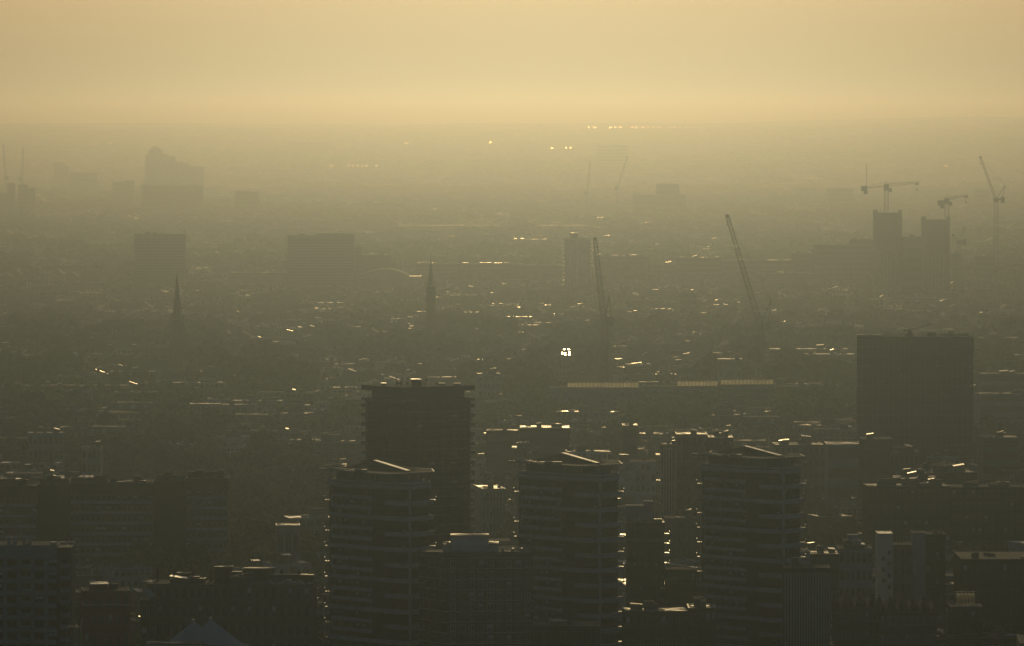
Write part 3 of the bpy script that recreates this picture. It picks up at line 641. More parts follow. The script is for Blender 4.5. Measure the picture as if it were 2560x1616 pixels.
# ------------------------------------------------------------------ bright sheds on the far slope: (px0, px1, row, facets, roof, label)
MIRR = mat('sunlit_glass_roof', (.6, .6, .58), .2, .1, .3, .8)
SH = [(1466, 1748, 337, 21, METAL, 'very long far shed with a row of dotted bright skylights'), (1458, 1740, 344, 0, SHINE2, 'long thin shed directly below the dotted one'),
      (1354, 1590, 354, 0, SHINE2, 'far strip of pale sheds left below the dotted shed'), (1365, 1396, 362, 0, SHINE, 'short far shed between the pale strip and the two dazzling roofs'),
      (1372, 1384, 392, 1, METAL, 'small dazzling roof, left one of the dazzling pair'), (1411, 1434, 391, 2, METAL, 'larger dazzling roof, right one of the dazzling pair'),
      (226, 243, 381, 2, METAL, 'tiny double bright roof left of the far dazzling one'), (265, 286, 380, 1, METAL, 'dazzling far roof above the lone hazy high-rise'),
      (1003, 1023, 379, 1, METAL, 'bright far roof alone above the middle of the wide grey tower'), (1222, 1230, 377, 1, METAL, 'single bright dot roof on the far slope'),
      (822, 833, 440, 2, METAL, 'bright double roof at the left end of the dotted row'), (864, 946, 439, 7, METAL, 'long row of dotted bright roofs above the wide grey tower'),
      (657, 690, 532, 3, METAL, 'left end of the lit row of low roofs'), (725, 766, 531, 3, SHINE, 'second shed of the lit row of low roofs'), (776, 898, 530, 12, METAL, 'longest shed of the lit row of low roofs'),
      (96, 274, 556, 0, SHINE2, 'long thin pale shed below the squat hazy pair'), (1140, 1225, 362, 0, SHINE2, 'faint pale far sheds right of the lone bright roof'),
      (1401, 1537, 494, 4, SHINE, 'pale shed row below the faint upright crane'), (1431, 1519, 564, 0, METAL, 'orange-lit straight roof line above the slim pale tower'),
      (1606, 1627, 581, 1, METAL, 'short orange-lit roof right of the straight roof line'), (2160, 2206, 370, 0, SHINE, 'short lit roof on the far slope above the hammerhead crane'),
      (2005, 2050, 461, 3, METAL, 'three lit roofs left of the hammerhead crane'), (2360, 2374, 440, 1, METAL, 'bright roof above the short hammerhead crane'), (2402, 2414, 461, 1, METAL, 'bright roof between short hammerhead and rightmost crane'),
      (2260, 2287, 532, 0, METAL, 'lit roof between the two unfinished towers'), (1740, 1790, 463, 0, SHINE2, 'faint flat shed left of three lit roofs'), (513, 539, 475, 2, SHINE, 'lit sloped roof right of the wide hazy slab'),
      (545, 566, 512, 1, SHINE, 'small lit roof between hazy slab and hazy block'), (1350, 1470, 586, 0, SHINE2, 'pale low shed line just above the slim pale tower'), (995, 1260, 586, 0, SHINE2, 'long faint straight roof left of the slim pale tower'),
      (2050, 2085, 580, 0, SHINE2, 'faint flat roof above the stepped office range'), (1850, 1880, 489, 0, SHINE, 'small low lit roof above the leaning crane'), (1905, 1920, 404, 1, SHINE, 'isolated far lit roof up the slope right of the dotted shed'),
      (1740, 1775, 399, 0, SHINE, 'small lit roofs below the right end of the dotted shed')]
for i, (a, b_, y, n, m, lab) in enumerate(SH):
    g = ground((a + b_) / 2, y); s = g.y / F; w = (b_ - a) * s
    t = thing('shed', lab, 'shed', g); d = 40 if y > 450 else 100
    hh = 12 if y > 460 else 21
    MB().box(-w / 2, w / 2, 0, d, -8, hh - .3).build('wall', GREY, t)
    MB().box(-w / 2 - .3, w / 2 + .3, -.4, d, hh - .3, hh + .1).build('roof', FELT if n else m, t)
    for k in range(n):
        if n > 6 and R.random() < .2: continue
        x = -w / 2 + (k + R.uniform(.35, .65)) * w / n; c = w / n * R.uniform(.08, .32)
        MB().add([(x - c, 1, hh + .1), (x + c, 1, hh + .1), (x + c, 1 + d * .7, hh + .15 + d * .7 * .058), (x - c, 1 + d * .7, hh + .15 + d * .7 * .058), (x - c, 2 + d * .7, hh + .1), (x + c, 2 + d * .7, hh + .1)],
                 [(0, 1, 3 - 1, 3), (3, 2, 5, 4), (0, 3, 4), (1, 5, 2), (0, 4, 5, 1)]).build('skylight', R.choice([MIRR, MIRR, SPARK]) if m == METAL else m, t)
    claim(g.x, g.y - 100, w / 2 + 10, 330)
def faint_mast():
    g = ground(1351, 352); D = g.y; t = thing('radio_mast', 'very faint thin mast on the far ridge left of the dotted shed', 'mast', g)
    MB().truss((0, 0, 0), (0, 0, at(0, 308, D).z - g.z), 9, 12, .9).build('shaft', CONC, t); MB().cone(0, 0, at(0, 316, D).z - g.z, at(0, 310, D).z - g.z, 9, 9).build('head', CONC, t)
faint_mast()
# ------------------------------------------------------------------ long hospital ranges with back-lit glazed top storeys
def hospital():
    for (a, b, yt, yb, dp, gl0, gl1, lab, arches, yaw) in (
        (1375, 1600, 969, 1062, 16, 1418, 1596, 'long pale range with a continuous glazed top storey and arched windows', True, 0),
        (1608, 1793, 966, 1066, 14, 1690, 1792, 'grey office range with glazed top storey, middle of the glazed trio', False, 6),
        (1796, 1935, 962, 1066, 14, 1797, 1930, 'grey office range with the brightest glazed top storey, right of the glazed trio', False, 6)):
        t, w, h, s = block(a, b, yt, yb, dp, 'hospital_range', lab, 'hospital', BLUEG if arches else GREY, FELT, plant=0, yaw=math.radians(yaw), land=lab.split(' with')[0].replace('long', 'the long').replace('grey', 'the grey') if a != 1796 else None)
        X = lambda px: (px - (a + b) / 2) * s; zt = 2.4
        MB().box(X(gl0), X(gl1), -dp / 2 + .6, -dp / 2 + .75, h + .3, h + .3 + zt).build('clerestory_glazing', GLAZE, t)
        MB().box(X(gl0) - .4, X(gl1) + .4, -dp / 2 + .2, -dp / 2 + 3.2, h + .32 + zt, h + .55 + zt).build('top_roof', FELT, t)
        mb = MB(); n = max(6, int((gl1 - gl0) / 9))
        for i in range(n + 1): mb.box(X(gl0 + (gl1 - gl0) * i / n) - .08, X(gl0 + (gl1 - gl0) * i / n) + .08, -dp / 2 + .45, -dp / 2 + .58, h + .3, h + .3 + zt)
        mb.build('mullions', STEEL, t)
        if arches:
            for px, ww in ((1402, 2.2), (1424, 2.2), (1445, 1.6), (1476, 2.2)):
                q = MB().prism([(X(px) - ww / 2, 0), (X(px) + ww / 2, 0), (X(px) + ww / 2, 2), (X(px) + ww * .36, 2.7), (X(px), 3.1), (X(px) - ww * .36, 2.7), (X(px) - ww / 2, 2)], -.1, .1)
                o = q.build('arched_window', GLAZE, t, (0, -dp / 2 - .11, h - 5.6)); o.rotation_euler.x = math.pi / 2
            windows(t, [X(p) for p in (1504, 1519, 1540, 1556, 1575)], [h - 4.6, h - 8.4, h - 12.2], -dp / 2 - .02, 1.5, 1.9, GREY)
        else:
            windows(t, [X(a + 8 + i * 17.5) for i in range(int((b - a) / 17.5))], [h - 3.6 - 3.4 * k for k in range(4)], -dp / 2 - .02, 2.9, 1.4, GREY)
            for k in range(4): MB().box(-w / 2, w / 2, -dp / 2 - .12, -dp / 2 + .2, h - 1.9 - 3.4 * k, h - 1.1 - 3.4 * k).build('floor_band', CONC, t)
hospital()
# ------------------------------------------------------------------ foreground, left: long slab of flats in stepped sections
def long_slab():
    for (a, b, yt, wins, lab) in ((-30, 93, 1217, True, 'left window section of the long dark slab of flats, cut by the edge'), (93.6, 172, 1213, False, 'blank stair section of the long dark slab of flats, between window sections'),
                                  (172.6, 384, 1209, True, 'widest window section of the long dark slab of flats'), (384.6, 464, 1203, False, 'blank section of the long dark slab next to its right end'), (464.6, 571, 1197, True, 'right end section of the long dark slab of flats, overlooking trees')):
        yaw = math.radians(3); g = ground((a + b) / 2, 1480); D = 2024; s = D / F; w = (b - a) * s; c = at((a + b) / 2, 1480, D)
        t = thing('flats_section', lab, 'apartment block', (c.x, D + 7, 0), 0, 'long dark slab of flats'); h = at(0, yt, D).z; claim(c.x, D + 7, w / 2 + 2, 10); OCC.append((D, a, b, yt))
        MB().box(-w / 2, w / 2, -6, 6, -3, h).build('wall', BRICK if wins else DARKB, t)
        roof_kit(t, w, 12, h, FELT, 4 if wins else 2, int(a) + 50, plant=DARKB)
        MB().box(-w / 2 + .5, min(w / 2 - .5, -w / 2 + 12), -3, 1, h + .13, h + 1.3 + R.random()).build('tank_room', BRICK, t)
        for _ in range(5):
            x = R.uniform(-w / 2 + 1, w / 2 - 2.4); z = R.uniform(.25, .9); MB().box(x, x + R.uniform(.8, 3), -4.5, -3, h + .125, h + .125 + z).build('glint_rooflight', R.choice([COPING, SHINE, METAL, SHINE2]), t)
        for _ in range(3):
            x = R.uniform(-w / 2 + 1, w / 2 - 1); MB().bar((x, 0, h), (x, 0, h + R.uniform(2, 4)), .1).build('aerial', STEEL, t)
        if wins:
            n = 0
            for k in range(9):
                z = h - 5.6 - k * 3.45
                if z < 1: break
                MB().box(-w / 2 + .3, w / 2 - .3, -6.5, -5.9, z - 1.15, z - .1).build('spandrel_panel', BLUEG, t)
                m = int(w / 1.65)
                for i in range(m):
                    if n < 100:
                        x = -w / 2 + .9 + (w - 1.8) * i / (m - 1); put(window_mesh(1.2, 1.55, BLUEG, BLIND if R.random() < .22 else GLASS, 0), 'window', t, (x, -6.03, z + .02)); n += 1
        else:
            for k in range(9):
                z = h - 5 - 3.45 * k
                if z > 1: put(window_mesh(1.0, 1.2, GREY, GLASS, 0), 'window', t, (w * .2, -6.03, z))
    LAND.append((300, 1290, 'the long dark slab of flats'))
long_slab()
def balcony_block():
    D = 1489; s = D / F; t0 = at(178, 1366, D)
    t = thing('balcony_block', 'blue-grey block of flats with balconies and ventilators at the lower left edge', 'apartment block', (t0.x, D, 0)); h = t0.z
    yaw = 0
    w = 26; claim(t0.x - 13, D + 8, 16, 12); OCC.append((D, -50, 178, 1366))
    MB().box(-w, -3.6, 0, 16, -2, h).build('wall', BLUEG, t)
    MB().box(-3.55, 0, 1.2, 15, -2, h - .4).build('side_wing', GREY, t)
    MB().box(-w + .3, -3.9, .3, 15.7, h - .5, h + .12).build('roof', FELT, t)
    MB().box(-w - .1, -3.5, -.12, .2, h - 1.9, h + .25).build('fascia_panel', BLUEG, t)
    n = 0
    for k in range(8):
        z = h - 5.2 - 2.95 * k
        if z < 0: break
        MB().box(-w - .05, -3.5, -.5, .15, z + 2.35, z + 2.75).build('floor_band', CONC, t)
        for i in range(7):
            x = -w + 1.8 + i * 3.3
            if i % 3 == 1: MB().box(x - 1.5, x + 1.5, -1.5, -.02, z - .2, z + .9).build('balcony', BLUEG, t)
            put(window_mesh(2.0, 1.5, GREY, BLIND if R.random() < .15 else GLASS), 'window', t, (x, -.04, z + .5))
        MB().box(-2.7, -.3, -.2, 1.15, z - .1, z + .95).build('balcony', BLUEG, t)
        put(window_mesh(1.3, 1.6, GREY, GLASS), 'window', t, (-1.6, 1.16, z + .3))
    for px in (18, 32, 56, 69): MB().cone((px - 178) * s, 6, h + .12, h + 1.7, .55, .55, 10).cone((px - 178) * s, 6, h + 1.7, h + 2.0, .75, .2, 10).build('ventilator', METAL, t)
    for px in (133, 158, 177): MB().box((px - 178) * s - .8, (px - 178) * s + .6, 3, 5, h + .12, h + .8).build('roof_hatch', METAL, t)
    MB().bar((-w, .3, h + .9), (-3.6, .3, h + .9), .05).bar((-w, .3, h + .5), (-3.6, .3, h + .5), .05).build('railing', COPING, t)
    LAND.append((90, 1450, 'the blue-grey balcony block'))
    q = thing('rooftop_pergola', 'bright slatted pergola with tall pole beside the blue-grey balcony block', 'pergola', at(188, 1565, D - 12) - Vector((0, 0, 2.6)))
    for i in range(8): MB().bar((-2.0 + i * .45, 0, 2.4), (-2.0 + i * .45, 2.2, 2.4), .09).build('slat', METAL, q)
    MB().box(-2.1, 1.5, -.1, .1, 2.0, 2.25).build('beam', METAL, q)
    for x in (-2, -.2, 1.4): MB().bar((x, 0, -22), (x, 0, 2.1), .1).build('post', METAL, q)
    MB().bar((1.1, 0, 2.2), (1.6, 0, 4.2), .09).build('pole', METAL, q)
balcony_block()
def brick_house_row():
    t, w, h, s = block(195, 327, 1478, 1830, 14, 'brick_terrace', 'red brick corner house with flat lead roof right of the blue-grey balcony block', 'house', RED, FELT, floors=7, cols=6, yaw=math.radians(6), plant=1, seed=4, ww=.42, wh=.55, land='the red brick corner house')
    MB().box(-w / 2 + 2.2, -w / 2 + 6.3, -4, 3, h + .13, h + 1.6).build('stair_head', BRICK, t)
    MB().box(-w / 2 + 2.0, -w / 2 + 6.6, -4.2, 3.2, h + 1.61, h + 1.8).build('stair_head_roof', METAL, t)
    MB().box(-w / 2 - .2, w / 2 + .2, -7.3, -6.9, h - 3.4, h - 3.0).build('cornice', CONC, t)
    t, w, h, s = block(368, 790, 1462, 1835, 16, 'mansion_block', 'long brown mansion block with mansard and paired windows, lower left centre', 'apartment block', STOCK, FELT, floors=8, cols=20, yaw=math.radians(-4), plant=3, seed=9, ww=.45, wh=.55, cap=100, land='the long brown mansion block')
    X = lambda px: (px - 579) * s
    for a, b_, yt, d0 in ((433, 466, 1440, 2), (468, 496, 1446, -2), (497, 512, 1449, -4), (530, 572, 1423, 3), (600, 676, 1428, 5), (672, 782, 1441, 0), (575, 598, 1436, 1)):
        z = h + (1462 - yt) * s * .96; q = MB().box(X(a), X(b_), d0, d0 + 3.5, h + .12, z).build('roof_pavilion', BRICK, t)
        MB().box(X(a) - .2, X(b_) + .2, d0 - .2, d0 + 3.7, z + .002, z + .12).build('pavilion_roof', SHINE if yt != 1428 else SHINE2, q)
    for i in range(9): MB().box(X(380 + i * 45), X(387 + i * 45), 4, 5.2, h + .1, h + 2.6).cone(X(383 + i * 45), 4.6, h + 2.6, h + 3.2, .3, .22, 6).build('chimney', BRICK, t)
    # roof terrace furniture glinting in the sun
    for i in range(12):
        x = X(676 + i * 9); MB().box(x, x + R.uniform(.4, 1.3), -6 + R.random(), -4.6 + R.random(), h + .13, h + .13 + R.uniform(.3, 1.1)).build('roof_vent', R.choice([METAL, COPING, METAL]), t)
    t, w, h, s = block(352, 392, 1500, 1840, 10, 'turret_house', 'narrow house with a glinting angled skylight between the brick corner house and mansion block', 'house', BRICK, FELT, floors=6, cols=2, plant=0, seed=3)
    q = MB().add([(-1.6, -4, h + 2.6), (0, -5, h + .6), (1.9, -3.8, h + 1.1), (.2, -2.8, h + 3.0)] + [(-1.6, -3.8, h + 2.4), (0, -4.8, h + .4), (1.9, -3.6, h + .9), (.2, -2.6, h + 2.8)], [(0, 1, 2, 3), (7, 6, 5, 4), (0, 4, 5, 1), (1, 5, 6, 2), (2, 6, 7, 3), (3, 7, 4, 0)]).build('skylight', METAL, t)
    g = at(370, 1455, 1570); t = thing('canopy_roof', 'flat pale kite-shaped canopy on posts above the turret house', 'canopy', (g.x, 1570, 0))
    MB().add([(-2, 0, g.z), (0, -3, g.z), (2, 0, g.z), (0, 3.4, g.z + .2)] + [(-2, 0, g.z + .2), (0, -3, g.z + .2), (2, 0, g.z + .2), (0, 3.4, g.z + .5)], [(3, 2, 1, 0), (4, 5, 6, 7), (0, 1, 5, 4), (1, 2, 6, 5), (2, 3, 7, 6), (3, 0, 4, 7)]).build('sheet', SHINE, t)
    MB().bar((0, 0, 0), (0, 0, g.z), .25).build('post', STEEL, t)
brick_house_row()
def tents():
    t = thing('tensile_canopy', 'white double-peaked tensile fabric canopy at the bottom edge', 'tent', (at(523, 1600, 1500).x, 1500, 0))
    D = 1500; k = D / F; X = lambda px: (px - 523) * k; Z = lambda py: at(0, py, D).z
    n = 44; m = 12; v = []; f = []
    x0, x1 = X(425), X(625)
    for i in range(n + 1):
        x = x0 + (x1 - x0) * i / n
        for j in range(m + 1):
            y = -6 + 12 * j / m; z = Z(1603)
            for (pp, py, sx, off) in ((483, 1552, 3.0, -.5), (526, 1548, 3.4, 1.6)):
                d = math.hypot((x - X(pp)) / (1.0 if x < X(pp) else 1.25), (y - off) * .8); hp = Z(py) - Z(1603)
                z = max(z, Z(1603) + hp * max(0, 1 - (d / 6.6)) ** 1.35 * 1.02)
            z -= (abs(y) / 6) ** 2 * .8 + .9 * smooth((x - X(560)) / (x1 - X(560)))
            v.append((x, y, z))
    for i in range(n):
        for j in range(m): a = i * (m + 1) + j; f.append((a, a + m + 1, a + m + 2, a + 1))
    o = MB().add(v, f).build('fabric', FABRIC, t)
    for p in o.data.polygons: p.use_smooth = True
    sm = o.modifiers.new('thickness', 'SOLIDIFY'); sm.thickness = .06
    for px, py, y in ((483, 1552, -.5), (526, 1548, 1.6)):
        MB().bar((X(px), y, 0), (X(px), y, Z(py) + .3), .12, k=8).build('mast', STEEL, t)
        MB().cone(X(px), y, Z(py) - .25, Z(py) + .35, .5, .25, 10).build('mast_cap', METAL, t)
    for x, y in ((x0 + 1, -5.6), (x1 - 1, -5.6), (x0 + 1, 5.6), (x1 - 1, 5.6)): MB().bar((x, y, 0), (x, y, Z(1608)), .1).build('post', STEEL, t)
    q = thing('low_block', 'low pale block with flat roof directly under the tensile canopy', 'building', (at(450, 1610, 1488).x, 1488, 0)); hz = at(0, 1612, 1488).z
    MB().box(-8, 5, -1, 6, -2, hz).build('wall', PALE, q); MB().box(-8.2, 5.2, -1.2, 6.2, hz, hz + .35).build('roof', SHINE2, q)
    claim(at(500, 1600, 1495).x, 1495, 12, 12)
    c = at(220, 1590, 1480); l = thing('flagpole', 'slim bright pole rising from the bottom edge near the red brick corner house', 'pole', (c.x, 1480, 0))
    MB().bar((0, 0, 0), (0, 0, c.z), .14, k=8).build('shaft', METAL, l); MB().cone(0, 0, c.z, c.z + .5, .3, .1, 8).build('finial', COPING, l)
tents()
# ------------------------------------------------------------------ foreground, centre: brick block with white penthouse
def brick_block():
    D = 1588; s = D / F; c = at(1116, 1384, D); h = c.z
    t = thing('brick_block', 'dark brick block with thin pale floor lines and a white rooftop box, bottom centre', 'apartment block', (c.x, D, 0))
    yaw = math.radians(9); ca, sa = math.cos(yaw), math.sin(yaw)
    w, d = 22.6, 27
    base = [(0, 0), (w * ca, w * sa), (w * ca - d * sa, w * sa + d * ca), (-7.2, 13)]
    MB().prism(base, -2, h - .6).build('wall', BRICK, t); claim(c.x + 9, D + 14, 17, 17); OCC.append((D, 1052, 1330, 1384))
    MB().prism(scaled(base, 1.03, 8, 14), h - .6, h).build('roof', FELT, t)
    for k in range(11):
        z = h - 1.3 - 2.75 * k
        if z < 0: break
        MB().prism(scaled(base, 1.012, 8, 14), z - .13, z + .13).build('floor_band', CONC, t)
        for i in range(9):
            u = 1.7 + i * 2.42; big = i % 3 == 1
            if k < 9: put(window_mesh(1.5 if big else 1.2, 1.5, BLUEG if i % 2 else WHITE, BLIND if R.random() < .1 else GLASS), 'window', t, (u * ca + .03 * sa, u * sa - .03 - .15, z - 2.2), yaw)
            if i % 2 == 0 and k < 10: MB().box(-.8, .8, -.1, .02, -.42, -.05).build('window_panel', GREY, t, (u * ca, u * sa - .06, z - 2.2)).rotation_euler.z = yaw
    dl = Vector((7.2, -13, 0)).normalized()
    for k in range(9):
        for i in range(4):
            u = 2 + i * 3.4; put(window_mesh(1.6, 1.5, GREY, GLASS), 'window', t, (-7.2 + dl.x * u - .05 - .1, 13 + dl.y * u - .05, h - 3.5 - 2.75 * k), math.atan2(dl.y, dl.x))
    X = lambda px: (px - 1116) * s
    q = MB().box(X(1107), X(1246), 6, 16, h + .01, h + 1.9).build('penthouse', WHITE, t)
    MB().box(X(1126), X(1221), 7, 15, h + 1.9, h + 4.0).build('lift_room', WHITE, q); MB().box(X(1125), X(1222), 6.8, 15.2, h + 4.0, h + 4.12).build('lift_room_roof', SHINE2, q)
    MB().box(X(1106), X(1125), 5.8, 16, h + 1.9, h + 2.02).box(X(1222), X(1247), 5.8, 16, h + 1.9, h + 2.1).build('penthouse_roof', SHINE2, q)
    for px in (1123, 1120): MB().cone(X(px), 5, h, h + 2.6, .35, .35).build('flue', METAL, t)
    MB().box(X(1052), X(1105), 5, 5.4, h + .02, h + .22).build('kerb_rail', COPING, t); MB().box(X(1250), X(1330), 4, 4.4, h + .02, h + .3).build('kerb_rail', COPING, t)
    for px in (1252, 1278, 1300): MB().box(X(px), X(px + 8), 6, 8, h + .02, h + .9).build('roof_hatch', METAL, t)
    LAND.append((1190, 1450, 'the brick block with the white rooftop box'))
brick_block()
def mid_block():
    t, w, h, s = block(1566, 1661, 1308, 1640, 13, 'balcony_tower', 'dark narrow block with bright end balconies between two banded towers', 'apartment block', DARKB, FELT, floors=11, cols=7, plant=0, seed=5, frame=GREY, ww=.5, wh=.45, land='the dark narrow block with bright end balconies')
    X = lambda px: (px - 1613.5) * s
    MB().box(X(1584), X(1661), -7, 6.5, h + .15, h + .35).build('roof_edge', SHINE, t)
    for a, b_ in ((1588, 1605), (1609, 1627), (1632, 1655)): MB().box(X(a), X(b_), -7.5, -3, h + .36, h + 1.3).build('glint_rooflight', SHINE, t)
    MB().box(X(1565), X(1636), 5, 9, h + .36, h + 4.6).build('plant_room', BLUEG, t); MB().box(X(1611), X(1635), 5, 9, h + 4.61, h + 5.8).build('tank_room', BLUEG, t)
    for k in range(9):
        z = h - 3.3 - 2.78 * k
        if k < 5: MB().box(X(1662), X(1674), -5, 0, z, z + .3).box(X(1673.5), X(1675), -5, 0, z + .301, z + 1.0).build('balcony', METAL, t)
        if k < 1: MB().box(X(1550), X(1564), -6, 0, z - 1, z).build('balcony', METAL, t)
    MB().box(-w / 2, w / 2 + .1, -6.9, -6.3, h - 5.0, h - 4.2).build('floor_band', BLUEG, t)
    # low range with raking bright roof edges to its right
    t, w, h, s = block(1664, 1770, 1424, 1660, 14, 'link_block', 'low range with two bright sloping roof edges right of the dark narrow block', 'building', DARKB, FELT, floors=5, cols=7, plant=0, seed=6, frame=GREY)
    MB().add([(-w / 2, -7.2, h + 1.9), (w / 2, -7.2, h + .3), (w / 2, -5.6, h + .45), (-w / 2, -5.6, h + 2.1), (-w / 2, -7.2, h + 1.5), (w / 2, -7.2, h - .1), (w / 2, -5.6, h - .1), (-w / 2, -5.6, h + 1.5)], [(0, 1, 2, 3), (0, 4, 5, 1), (1, 5, 6, 2), (3, 2, 6, 7), (0, 3, 7, 4), (4, 7, 6, 5)]).build('roof_slope', METAL, t)
    MB().box(-w / 2, w / 2, -8.4, -7.3, h - 2.6, h - 2.2).build('lower_roof', SHINE, t)
    for (a, b_, yt, yb, dp, nm, lab, cat, wall, roof, fl, cols, yaw, kw) in FG: 
        block(a, b_, yt, yb, dp, nm, lab, cat, wall, roof, floors=fl, cols=cols, yaw=math.radians(yaw), **kw)
